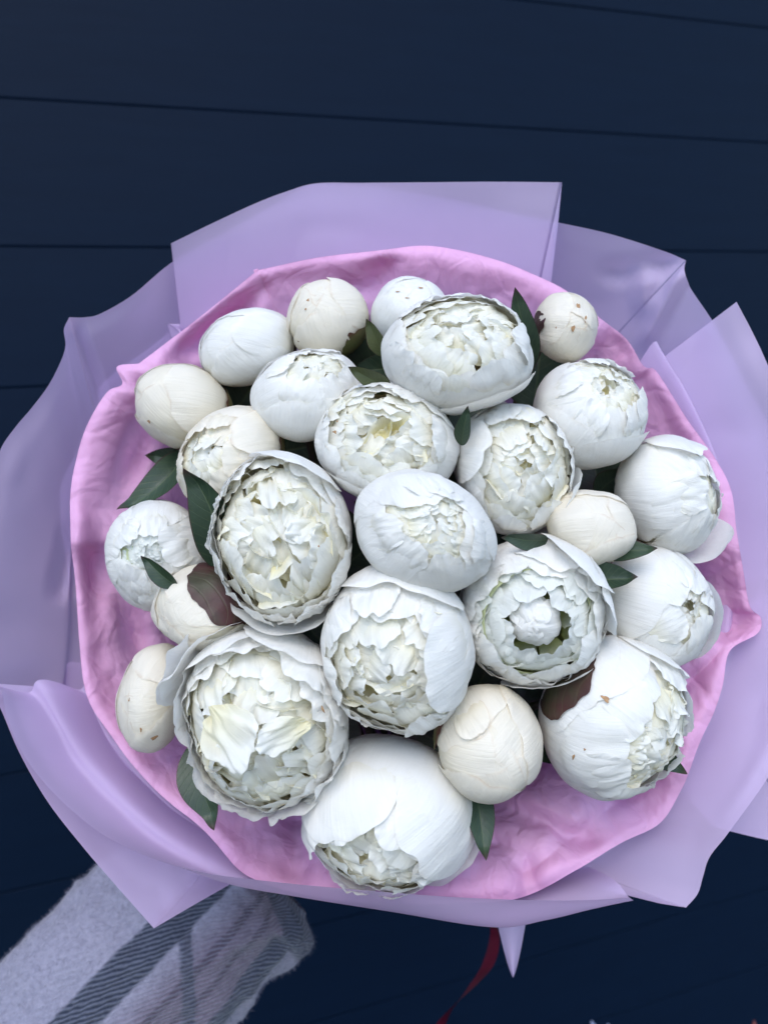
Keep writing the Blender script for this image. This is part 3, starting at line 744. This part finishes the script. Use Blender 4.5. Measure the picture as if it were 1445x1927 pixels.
# ------------------------------------------------------------------ pink tissue
CX, CY = 770, 1065
TO = [(262, 684), (300, 655), (390, 585), (482, 511), (484, 509), (600, 485), (720, 470), (815, 463), (930, 488), (1050, 538), (1130, 600), (1180, 640), (1210, 688), (1232, 697),
      (1262, 740), (1300, 800), (1345, 860), (1375, 925), (1385, 1000), (1398, 1080), (1410, 1142), (1430, 1163), (1424, 1192), (1372, 1225), (1358, 1290), (1340, 1345),
      (1312, 1410), (1285, 1480), (1240, 1548), (1165, 1588), (1080, 1640), (975, 1690), (850, 1700), (720, 1700), (600, 1690), (470, 1650),
      (380, 1560), (290, 1482), (222, 1402), (165, 1310), (150, 1210), (142, 1100), (133, 1000), (137, 900), (160, 810), (200, 740), (232, 722), (222, 690)]
def rim_depth(x, y):
    """the paper cup leans: its lower rim stands nearer the lens"""
    return .525 - .022 * (y - CY) / 620
NA = 1300
o2 = catmull(TO + [TO[0]], NA + 1)[:-1]
ang = np.arange(NA) / NA * 2 * math.pi
prof = [(.93, .016), (.975, .007), (1.0, .0), (1.0, .0), (.97, .001), (.92, .010), (.86, .022), (.78, .040), (.68, .072), (.52, .13), (.30, .20), (.06, .275)]
nv = 150
pr = catmull(prof, nv)
dents = [(410, 605, 75, 26, .035, -38), (1185, 640, 70, 22, .018, 45), (180, 1070, 30, 90, .014, 0), (1000, 1540, 120, 20, .012, 20), (560, 1560, 30, 90, .014, 0),
         (250, 860, 25, 60, .02, 20), (1290, 1090, 25, 90, .014, 10), (720, 520, 30, 60, .014, 10), (250, 1180, 25, 70, .02, -20), (1210, 1460, 60, 20, .014, -40)]
def facets(x, y, S, k, seed, cv=.30):
    """crumpled paper: the lower envelope of many tilted, nearly flat pieces, sharp where they meet"""
    g = np.random.default_rng(seed); out = np.full(x.shape, 1e9, np.float32)
    x = x.astype(np.float32); y = y.astype(np.float32)
    for cx_ in np.arange(60, 1500, S):
        for cy_ in np.arange(400, 1760, S):
            a_, b_ = cx_ + g.uniform(-.5, .5) * S, cy_ + g.uniform(-.5, .5) * S
            gx_, gy_, o_ = g.normal(0, k), g.normal(0, k), g.uniform(0, .3) * S * k
            q_ = math.hypot((a_ - CX) / 700, (b_ - CY) / 690)
            if q_ > 1 or q_ < .62: continue
            dx_, dy_ = x - a_, y - b_
            np.minimum(out, (dx_ * dx_ + dy_ * dy_) * (k * cv / S) + gx_ * dx_ + gy_ * dy_ + o_, out=out)
    return np.minimum(out, S * k * 3)
V = np.zeros((NA, nv, 3))
cvec = np.stack([np.cos(ang), np.sin(ang)], -1)
arc = np.cumsum(np.r_[0, np.hypot(*np.diff(o2, axis=0).T)]); arc = arc / 130.0
per = arc[-1] + np.hypot(*(o2[0] - o2[-1])) / 130
ca, sa = np.cos(arc / per * 2 * math.pi), np.sin(arc / per * 2 * math.pi); RR = per / (2 * math.pi)
XG = CX + (o2[None, :, 0] - CX) * pr[:, :1]; YG = CY + (o2[None, :, 1] - CY) * pr[:, :1]
wn = np.stack([XG / 120, YG / 120, 0 * XG], -1)
XW, YW = XG + 26 * noise(wn, 31), YG + 26 * noise(wn + 8, 32)
FG = (facets(XW, YW, 66, .34, 3) + facets(XW, YW, 33, .24, 4) + facets(XG, YG, 19, .13, 6)) / FPX * .95
FG = FG - FG[:70].mean()
FG = .0100 * np.tanh(FG / .0100)
for j in range(nv):
    k, dd = pr[j]
    x = CX + (o2[:, 0] - CX) * k; y = CY + (o2[:, 1] - CY) * k
    neckmix = np.clip((.30 - k) / .30, 0, 1)
    x = x + (760 - CX) * neckmix; y = y + (1590 - CY) * sstep(.75, 0.0, k)
    inner = sstep(1.01, .93, k) * sstep(.0, .4, k)
    rr = k * 4.6
    q = np.stack([ca * RR, sa * RR, np.full(NA, rr * .55)], -1)
    # crumples: sharp ridges running mostly inwards, with cross creases
    def ridge(q_, s): return 1 - 2 * np.abs(noise(q_, s))
    warp = noise(q * 1.1 + 9, 77)[:, None] * .8
    cr = FG[j] * sstep(.45, .7, k) + .0012 * ridge(q * 1.9 + warp, 6) + .0005 * ridge(q * 5.1 + warp * 1.5, 8)
    lg = .010 * noise(q * .55 + 3, 11)
    amp = .55 + .45 * inner
    dep = rim_depth(x, y) + dd + (cr + lg) * amp
    for (gx, gy, sx_, sy_, am, rt) in dents:
        c_, s_ = math.cos(math.radians(rt)), math.sin(math.radians(rt))
        ux, uy = (x - gx) * c_ + (y - gy) * s_, -(x - gx) * s_ + (y - gy) * c_
        dep = dep + am * np.exp(-(ux / sx_) ** 2 - (uy / sy_) ** 2) * sstep(1.0, .94, k)
    wob = 5 * noise(q * 2.2 + 5, 21) * (.4 + .6 * inner)
    x = x + wob * cvec[:, 0]; y = y + wob * cvec[:, 1]
    for i in range(NA):
        V[i, j] = ((x[i] - W0 / 2) / FPX * dep[i], -(y[i] - H0 / 2) / FPX * dep[i], -dep[i])
V = V @ RN.T + CN
org = NECK.copy()
ti = link('tissue_paper', grid_mesh('tissue_paper', V - org, M['tissue'], None, True)); ti.location = Vector(org)
tag(ti, 'crumpled bright pink tissue paper lining the bouquet just around the peonies', 'tissue paper')

# ------------------------------------------------------------------ lilac film sheets
def film(name, rows, label, n=120, m=44, bumps=.003, seed=0, creases=(), ext=1.2):
    """rows: polylines (x, y, depth) from the free edge inwards; all end gathered at the neck"""
    cols = [catmull(r, n) for r in rows]
    if len(cols) == 2:
        cols[1] = cols[0] + (cols[1] - cols[0]) * np.array((ext, ext, 1.15))
        cols = [cols[0], cols[0] * .67 + cols[1] * .33, cols[0] * .33 + cols[1] * .67, cols[1]]
    cols.append(np.array([[760 + 26 * math.sin(t), 1590 + 20 * math.cos(t), .79] for t in np.linspace(0, 3, n)]))
    S = np.array([catmull([c[i] for c in cols], m) for i in range(n)])
    x, y, d = S[..., 0], S[..., 1], S[..., 2]
    q = np.stack([x / 210, y / 210, 0 * x + seed * 3.3], -1)
    v = np.linspace(0, 1, m)[None, :]
    d = d + bumps * noise(q, seed) * sstep(0, .12, v) + bumps * .35 * (1 - 2 * np.abs(noise(q * 1.7 + 4, seed + 1))) * sstep(0, .2, v)
    for (x0, y0, x1, y1, w_, am) in creases:                     # straight creases pressed in the film
        L = math.hypot(x1 - x0, y1 - y0); tx, ty = (x1 - x0) / L, (y1 - y0) / L
        s_ = (x - x0) * tx + (y - y0) * ty; p_ = np.abs(-(x - x0) * ty + (y - y0) * tx)
        d = d + am * np.clip(1 - p_ / w_, 0, 1) * sstep(-10, 30, s_) * sstep(L + 10, L - 40, s_)
    V = np.stack([(x - W0 / 2) / FPX * d, -(y - H0 / 2) / FPX * d, -d], -1) @ RN.T + CN
    o = link(name, grid_mesh(name, V - NECK, M['film'])); o.location = Vector(NECK)
    tag(o, label, 'wrapping paper', 'lilac film sheets wrapped around the bouquet')
    return o

# back sheet with the corners at the upper left and upper right
B_out = [(-60, 1330, .545), (-55, 1200, .545), (-40, 1050, .545), (-20, 930, .545), (0, 850, .545), (28, 806, .547), (60, 768, .55), (92, 725, .55), (115, 680, .55), (124, 650, .55), (121, 620, .55), (131, 597, .55), (131, 597, .55), (160, 597, .55), (190, 590, .552), (250, 555, .555),
         (326, 492, .56), (424, 437, .56), (498, 395, .56), (563, 357, .56), (590, 347, .56), (650, 349, .56), (720, 354, .56), (845, 375, .56), (946, 398, .56), (1046, 418, .56), (1146, 440, .56), (1247, 472, .555), (1290, 490, .552), (1290, 490, .552), (1287, 508, .552),
         (1294, 531, .552), (1302, 548, .552), (1340, 604, .55), (1372, 661, .55), (1407, 731, .55), (1445, 800, .55), (1500, 920, .55), (1530, 1080, .55)]
B_in = [(100, 1290, .62)] * 2 + [(110, 1180, .625), (115, 1100, .625), (120, 1050, .625), (125, 1000, .625), (130, 960, .625), (138, 920, .625), (145, 880, .625), (155, 850, .625), (165, 820, .625), (180, 780, .625), (180, 780, .625), (200, 760, .625), (215, 740, .625), (240, 710, .625),
        (330, 640, .625), (400, 590, .625), (460, 565, .625), (520, 545, .625), (560, 535, .625), (610, 525, .625), (680, 515, .625), (800, 505, .625), (900, 520, .625), (980, 540, .625), (1060, 575, .625), (1120, 610, .625), (1150, 640, .625), (1150, 640, .625), (1160, 650, .625),
        (1175, 670, .625), (1190, 690, .625), (1220, 740, .625), (1250, 800, .625), (1280, 860, .625), (1310, 930, .625), (1340, 1010, .625), (1350, 1100, .625)]
film('wrapping_film', [B_out, B_in], 'broad lilac film sheet behind the flowers with crinkled upper left and upper right corners', 220, 44, .005, 1,
     [(135, 600, 215, 830, 26, .010), (1288, 492, 1120, 520, 30, .008), (1215, 490, 1210, 600, 35, -.008), (1288, 492, 1205, 660, 26, -.008), (110, 1130, 140, 980, 30, .012)], ext=1.6)
film('wrapping_film', [[(322, 458, .548), (322, 458, .548), (400, 420, .548), (480, 383, .548), (540, 360, .548), (595, 345, .548), (680, 344, .548), (800, 343, .548), (930, 342, .548), (1057, 343, .548), (1057, 343, .548), (1050, 418, .552)],
                       [(339, 610, .596), (339, 610, .596), (400, 600, .596), (470, 590, .596), (520, 585, .596), (580, 580, .596), (680, 580, .596), (780, 580, .596), (900, 580, .596), (1005, 580, .596), (1005, 580, .596), (1030, 585, .596)]],
     'squarish lilac film sheet standing up behind the top of the bouquet, right corner square', 140, 36, .002, 2, ext=1.6)
film('wrapping_film', [[(1385, 568, .535), (1385, 568, .535), (1415, 625, .535), (1445, 690, .53), (1510, 850, .525), (1550, 1020, .52), (1550, 1200, .515), (1510, 1350, .51), (1445, 1462, .507), (1370, 1567, .505), (1335, 1612, .505), (1322, 1650, .505), (1312, 1682, .505), (1290, 1708, .505), (1290, 1708, .505), (1240, 1700, .51)],
                       [(1215, 697, .570), (1215, 697, .570), (1240, 740, .570), (1270, 790, .570), (1320, 900, .567), (1350, 1020, .563), (1350, 1160, .560), (1320, 1300, .560), (1260, 1430, .557), (1190, 1530, .554), (1150, 1560, .554), (1120, 1580, .554), (1090, 1600, .554), (1050, 1620, .554), (1050, 1620, .554), (1000, 1640, .554)]],
     'lilac film sheet at the right with pointed upper corner and wavy bottom right corner', 150, 40, .004, 3)
film('wrapping_film', [[(1600, 1150, .56), (1620, 1350, .56), (1560, 1600, .56), (1560, 1600, .56), (1445, 1581, .56), (1340, 1556, .565), (1340, 1556, .565)],
                       [(1420, 1150, .60), (1420, 1250, .60), (1380, 1400, .60), (1380, 1400, .60), (1330, 1430, .60), (1250, 1450, .60), (1250, 1450, .60)]],
     'darker lilac film sheet showing only at the right edge behind the wavy corner', 70, 30, .002, 4)
film('wrapping_film', [[(-30, 1285, .515), (0, 1330, .512), (38, 1418, .51), (90, 1508, .51), (155, 1592, .51), (222, 1670, .51), (290, 1747, .51), (290, 1747, .51), (360, 1706, .515), (430, 1666, .52)],
                       [(190, 1300, .57), (200, 1340, .57), (220, 1390, .57), (260, 1440, .57), (310, 1500, .57), (360, 1550, .57), (420, 1600, .57), (420, 1600, .57), (450, 1610, .57), (480, 1620, .57)]],
     'lilac film sheet at the lower left with a sharp corner hanging over the plaid sleeve', 100, 36, .0025, 5)
film('wrapping_film', [[(-40, 1278, .50), (2, 1300, .498), (14, 1350, .496), (45, 1420, .495), (85, 1474, .493), (135, 1524, .49), (200, 1574, .487), (290, 1616, .483), (390, 1643, .478), (520, 1660, .472), (680, 1675, .468), (850, 1688, .466), (1000, 1694, .470), (1100, 1694, .48), (1185, 1690, .49)],
                       [(50, 1303, .525), (70, 1320, .525), (100, 1370, .525), (130, 1430, .525), (165, 1475, .522), (210, 1520, .52), (270, 1575, .517), (350, 1625, .513), (440, 1664, .508), (560, 1687, .504), (740, 1716, .50), (930, 1745, .50), (1030, 1730, .50), (1110, 1709, .50), (1185, 1690, .505)],
                       [(150, 1300, .555), (165, 1320, .555), (190, 1370, .555), (230, 1430, .555), (280, 1480, .555), (330, 1530, .553), (390, 1575, .55), (460, 1610, .55), (540, 1640, .55), (640, 1650, .548), (760, 1660, .548), (900, 1665, .548), (1000, 1650, .548), (1060, 1640, .548), (1100, 1630, .55)]],
     'front lilac film sheet whose rim curls up along the bottom of the bouquet', 200, 50, .002, 6)
# loose tail of the handle wrap below the front rim
tail = np.zeros((9, 16, 3))
for i, u_ in enumerate(np.linspace(-1, 1, 9)):
    for j, v_ in enumerate(np.linspace(0, 1, 16)):
        xx = 962 + u_ * 27 * (1 - v_) ** .75 + 3 * v_ ; yy = 1735 + 105 * v_
        tail[i, j] = P(xx, yy, .560 + .006 * u_ * u_ - .004 * v_)
tl = link('film_corner', grid_mesh('film_corner', tail - NECK, M['film'])); tl.location = Vector(NECK)
tl.name = 'wrapping_film'
tag(tl, 'small pointed film tip hanging below the front rim of the wrapping', 'wrapping paper', 'lilac film sheets wrapped around the bouquet')

# ------------------------------------------------------------------ red ribbon
m, n = new_mat('red_ribbon')
out = nd(n, 'ShaderNodeOutputMaterial'); tc = nd(n, 'ShaderNodeTexCoord'); bs = nd(n, 'ShaderNodeBsdfPrincipled')
n.links.new(mixc(n, noise_tex(n, tc.outputs['Object'], 40, 2), (.035, .002, .009, 1), (.12, .005, .020, 1)), bs.inputs['Base Color'])
bs.inputs['Roughness'].default_value = .35; n.links.new(bs.outputs[0], out.inputs[0]); M['ribbon'] = m
path = catmull([(880, 1640, .70), (915, 1720, .69), (930, 1760, .69), (918, 1815, .70), (885, 1860, .71), (845, 1905, .72), (815, 1960, .73), (800, 2050, .74)], 60)
rb = np.zeros((60, 5, 3))
for i, (x_, y_, d_) in enumerate(path):
    tw = i / 59 * 5.2 + .9
    for j, k in enumerate((-1, -.5, 0, .5, 1)):
        rb[i, j] = P(x_ + k * 16 * math.cos(tw) + 3 * k, y_ + k * 4, d_ + k * .007 * math.sin(tw))
ro = link('ribbon', grid_mesh('ribbon', rb - rb[0, 2], M['ribbon'])); ro.location = Vector(rb[0, 2])
tag(ro, 'dark red twisted ribbon hanging from under the bouquet against the navy wall', 'ribbon')

# ------------------------------------------------------------------ the person holding it: plaid sleeve, hand behind the wrap
def plaid():
    m, n = new_mat('plaid_flannel')
    out = nd(n, 'ShaderNodeOutputMaterial'); tc = nd(n, 'ShaderNodeTexCoord')
    uv = nd(n, 'ShaderNodeUVMap'); sx = nd(n, 'ShaderNodeSeparateXYZ'); n.links.new(uv.outputs[0], sx.inputs[0])
    w1 = noise_tex(n, tc.outputs['Object'], 160, 3); wob = mathn(n, 'MULTIPLY', mathn(n, 'SUBTRACT', w1, .5), .018)
    t = mathn(n, 'ADD', sx.outputs[1], wob)
    LT, DK, MV, TN = (.27, .26, .33), (.020, .027, .048), (.15, .12, .16), (.075, .055, .08)
    r = ramp(n, t, [(0, LT), (.30, LT), (.315, DK), (.46, DK), (.475, LT), (.60, MV), (.605, TN), (.635, TN), (.64, MV), (.71, MV), (.715, TN), (.74, TN), (.745, MV), (.83, MV), (.84, DK), (.93, DK), (.94, LT)])
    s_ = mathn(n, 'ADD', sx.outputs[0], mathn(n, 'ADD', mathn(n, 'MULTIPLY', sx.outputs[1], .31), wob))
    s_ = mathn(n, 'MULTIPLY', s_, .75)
    cr = ramp(n, s_, [(0, (0, 0, 0)), (.642, (0, 0, 0)), (.647, (1, 1, 1)), (.664, (1, 1, 1)), (.669, (0, 0, 0)), (.868, (0, 0, 0)), (.878, (1, 1, 1))])  # thin cross stripe; the dark cuff end is the bouquet's shade painted in
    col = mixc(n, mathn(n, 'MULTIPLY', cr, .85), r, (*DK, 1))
    wv = nd(n, 'ShaderNodeTexWave'); mp = nd(n, 'ShaderNodeMapping'); mp.inputs['Rotation'].default_value = (0, 0, .6)
    n.links.new(uv.outputs[0], mp.inputs[0]); n.links.new(mp.outputs[0], wv.inputs['Vector']); wv.inputs['Scale'].default_value = 26
    wv.inputs['Distortion'].default_value = 3.5; wv.inputs['Detail'].default_value = 2
    nz = noise_tex(n, tc.outputs['Object'], 260, 4, .7)
    bwn = nd(n, 'ShaderNodeRGBToBW'); n.links.new(col, bwn.inputs[0])
    dkm = ramp(n, bwn.outputs[0], [(.06, (1, 1, 1)), (.3, (.08, .08, .08))])
    col = mixc(n, mathn(n, 'MULTIPLY', mathn(n, 'MULTIPLY', wv.outputs[1], dkm), .6), col, mixc(n, .5, col, (.34, .36, .46, 1)))
    col = mixc(n, ramp(n, nz, [(.35, (0, 0, 0)), (.7, (1, 1, 1))]), mixc(n, 1.0, col, (.72, .72, .75, 1), 'MULTIPLY'), col)
    bs = nd(n, 'ShaderNodeBsdfPrincipled'); n.links.new(col, bs.inputs['Base Color'])
    bs.inputs['Roughness'].default_value = .95; bs.inputs['Sheen Weight'].default_value = .3; bs.inputs['Specular IOR Level'].default_value = .1
    n.links.new(bump(n, mathn(n, 'ADD', nz, mathn(n, 'MULTIPLY', mathn(n, 'MULTIPLY', wv.outputs[1], dkm), .6)), .8, .0016), bs.inputs['Normal'])
    n.links.new(bs.outputs[0], out.inputs[0])
    return m
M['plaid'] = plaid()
person = empty('person', P(-260, 2420, .62))
tag(person, 'person in fuzzy grey and navy plaid sleeve holding the bouquet from the lower left', 'person')
ORG = np.array(person.location)
sp = catmull([(-260, 2420, .60), (-60, 2170, .615), (90, 2010, .635), (260, 1835, .66), (400, 1690, .685), (470, 1615, .70)], 90)
pts = np.array([P(*q) for q in sp])
tt = np.gradient(pts, axis=0); tt /= np.linalg.norm(tt, axis=1)[:, None]
back = RN @ np.array((0, 0, -1.0))
ns, nt_ = 90, 96
SV = np.zeros((ns, nt_, 3)); SN = np.zeros((ns, nt_, 3)); SUV = np.zeros((ns, nt_, 2))
for i in range(ns):
    s_ = i / (ns - 1)
    sd_ = np.cross(tt[i], back); sd_ /= np.linalg.norm(sd_); nm = np.cross(sd_, tt[i])
    if nm.dot(back) > 0: nm = -nm                                # towards the lens
    # side: sd_ points to the upper left
    if (RN.T @ sd_)[0] > 0: sd_ = -sd_
    hwid = .0875 * (1 - .07 * s_) * (1 - .22 * max(0, (s_ - .93) / .07) ** 2)
    for j in range(nt_):
        th = j / nt_ * 2 * math.pi
        ct, st = math.cos(th), math.sin(th)
        SV[i, j] = pts[i] + sd_ * ct * hwid + nm * st * hwid * .62
        SN[i, j] = sd_ * ct + nm * st
        SUV[i, j] = (s_, .5 - .5 * ct)
S_, T_ = np.meshgrid(np.linspace(0, 1, ns), np.arange(nt_) / nt_ * 2 * math.pi, indexing='ij')
q = np.stack([S_ * 9, np.cos(T_) * 1.4, np.sin(T_) * 1.4], -1)
fold = .008 * noise(q * .8, 3) + .0045 * (1 - 2 * np.abs(noise(q * 1.3 + 3, 4))) + .0016 * noise(q * 5, 5)
SV = SV + SN * fold[..., None]
end = SV[-1]; cen = end.mean(0)                                   # turned-in cuff
inn = [cen + (end - cen) * k - tt[-1] * z for k, z in ((.97, -.003), (.93, -.003), (.90, .004), (.88, .03), (.86, .06))]
SV2 = np.concatenate([SV, np.array(inn)]); SUV2 = np.concatenate([SUV, np.repeat(SUV[-1:], 5, 0)])
def ring_faces(a, b): return [(i * b + j, i * b + (j + 1) % b, (i + 1) * b + (j + 1) % b, (i + 1) * b + j) for i in range(a - 1) for j in range(b)]
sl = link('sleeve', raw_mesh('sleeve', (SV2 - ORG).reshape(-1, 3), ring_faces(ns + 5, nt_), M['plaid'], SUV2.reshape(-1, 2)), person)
# nap: short fibres standing off the brushed cloth
rf = np.random.default_rng(3); NF = 42000
fi = rf.uniform(.22, 1, NF) * (ns - 1.001); fj = rf.uniform(0, nt_, NF)
i0 = fi.astype(int); j0 = fj.astype(int) % nt_
a_, b_ = (fi - i0)[:, None], (fj - np.floor(fj))[:, None]
pp = SV[i0, j0] * (1 - a_) * (1 - b_) + SV[i0 + 1, j0] * a_ * (1 - b_) + SV[i0, (j0 + 1) % nt_] * (1 - a_) * b_ + SV[i0 + 1, (j0 + 1) % nt_] * a_ * b_
nn = SN[i0, j0]; rv = rf.normal(size=(NF, 3)); dv = nn * .6 + rv * .55; dv /= np.linalg.norm(dv, axis=1)[:, None]
wd = np.cross(dv, rf.normal(size=(NF, 3))); wd /= np.linalg.norm(wd, axis=1)[:, None]
ln = rf.uniform(.0014, .0050, NF)[:, None]
fv = np.stack([pp - wd * .00013, pp + wd * .00013, pp + dv * ln + rv * .0003], 1) - ORG
fuv = np.repeat(SUV[i0, j0], 3, 0)
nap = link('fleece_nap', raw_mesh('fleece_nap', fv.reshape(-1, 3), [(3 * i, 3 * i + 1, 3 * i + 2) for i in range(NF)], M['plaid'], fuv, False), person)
nap['kind'] = 'stuff'
# hand closed round the handle (hidden by the wrap from here)
m, n = new_mat('skin')
out = nd(n, 'ShaderNodeOutputMaterial'); tc = nd(n, 'ShaderNodeTexCoord'); bs = nd(n, 'ShaderNodeBsdfPrincipled')
n.links.new(mixc(n, noise_tex(n, tc.outputs['Object'], 80, 4), (.50, .30, .22, 1), (.60, .38, .29, 1)), bs.inputs['Base Color'])
bs.inputs['Roughness'].default_value = .5; bs.inputs['Subsurface Weight'].default_value = .1
n.links.new(bs.outputs[0], out.inputs[0]); M['skin'] = m
wr = P(500, 1625, .715); gx = NECK
fwd_h = (gx - wr); Lh = np.linalg.norm(fwd_h); fwd_h /= Lh
cs = RN @ np.array((.35, .9, -.25)); cs -= fwd_h * cs.dot(fwd_h); cs /= np.linalg.norm(cs)
nh = np.cross(fwd_h, cs)
if nh.dot(back) < 0: nh = -nh
verts, edges, rad = [], [], []
def av(p, r, pa=None):
    verts.append(p - ORG); rad.append(r)
    if pa is not None: edges.append((pa, len(verts) - 1))
    return len(verts) - 1
i_ = av(wr - fwd_h * .07, .027); i_ = av(wr, .025, i_); palm = av(wr + fwd_h * .04 + nh * .01, .03, i_)
for k in range(4):
    o_ = (k - 1.5) * .019
    a1 = av(wr + fwd_h * .085 + cs * o_ + nh * .026, .0105, palm); a2 = av(wr + fwd_h * (.118 - .004 * abs(k - 1)) + cs * o_ + nh * .018, .0095, a1)
    a3 = av(wr + fwd_h * (.128 - .004 * abs(k - 1)) + cs * o_ - nh * .008, .009, a2); av(wr + fwd_h * .108 + cs * o_ - nh * .024, .008, a3)
t1 = av(wr + fwd_h * .045 + cs * .036 - nh * .004, .013, palm); t2 = av(wr + fwd_h * .078 + cs * .040 - nh * .024, .011, t1); av(wr + fwd_h * .104 + cs * .026 - nh * .034, .009, t2)
me = bpy.data.meshes.new('hand'); me.from_pydata([tuple(v) for v in verts], edges, [])
me.materials.append(M['skin'])
ho = link('hand', me, person)
md = ho.modifiers.new('skin', 'SKIN'); md.use_smooth_shade = True
for k, sv in enumerate(me.skin_vertices[0].data): sv.radius = (rad[k], rad[k]); sv.use_root = (k == 0)
sb = ho.modifiers.new('sub', 'SUBSURF'); sb.levels = 2; sb.render_levels = 2

# ------------------------------------------------------------------ two flowers growing at the foot of the wall
def petal_only(name, c1):
    m, n = new_mat(name); out = nd(n, 'ShaderNodeOutputMaterial'); tc = nd(n, 'ShaderNodeTexCoord'); bs = nd(n, 'ShaderNodeBsdfPrincipled')
    n.links.new(mixc(n, noise_tex(n, tc.outputs['Object'], 90, 3), (*c1, 1), (*[x * .7 for x in c1], 1)), bs.inputs[0]); bs.inputs['Roughness'].default_value = .6
    n.links.new(bs.outputs[0], out.inputs[0]); return m
for x_, y_, d_, mat_, lab, tips_ in ((1128, 1976, 1.02, petal_only('pale_blue_petal', (.25, .28, .40)), 'pale bluish flower tip poking up at the very bottom edge, right of the ribbon', ((-16, -56), (16, -50), (-38, -20), (40, -22), (0, -20))),
                                     (1418, 1982, 1.03, petal_only('coral_petal', (.20, .045, .04)), 'dull coral flower tip poking up in the bottom right corner', ((0, -62), (26, -44), (-28, -42), (-46, -16), (46, -20)))):
    b = P(x_, y_, d_); g0 = b.copy(); g0[2] = 0
    fr = empty('garden_flower', g0); tag(fr, lab, 'flower')
    V = tube(np.array([g0 + (b - g0) * t + np.array((.01 * math.sin(3 * t), .006 * math.sin(5 * t), 0)) for t in np.linspace(0, 1, 14)]) - g0, .0028, 8)
    link('stem', raw_mesh('stem', V.reshape(-1, 3), ring_faces(14, 8), M['stem'], np.full((112, 2), .4)), fr)
    for k, (dx, dy) in enumerate(tips_):
        L = math.hypot(dx, dy); W_ = np.zeros((7, 12, 3))
        for i, u_ in enumerate(np.linspace(-1, 1, 7)):
            for j, v_ in enumerate(np.linspace(0, 1, 12)):
                wv_ = 9 * math.sin(math.pi * min(.98, v_ * .9 + .08)) ** .8
                W_[i, j] = P(x_ + dx * v_ - dy / L * u_ * wv_, y_ + dy * v_ + dx / L * u_ * wv_, d_ - .01 * math.sin(v_ * 2) + .003 * u_ * u_ + .002 * k)
        link('petal', grid_mesh('petal', W_ - g0, mat_), fr)
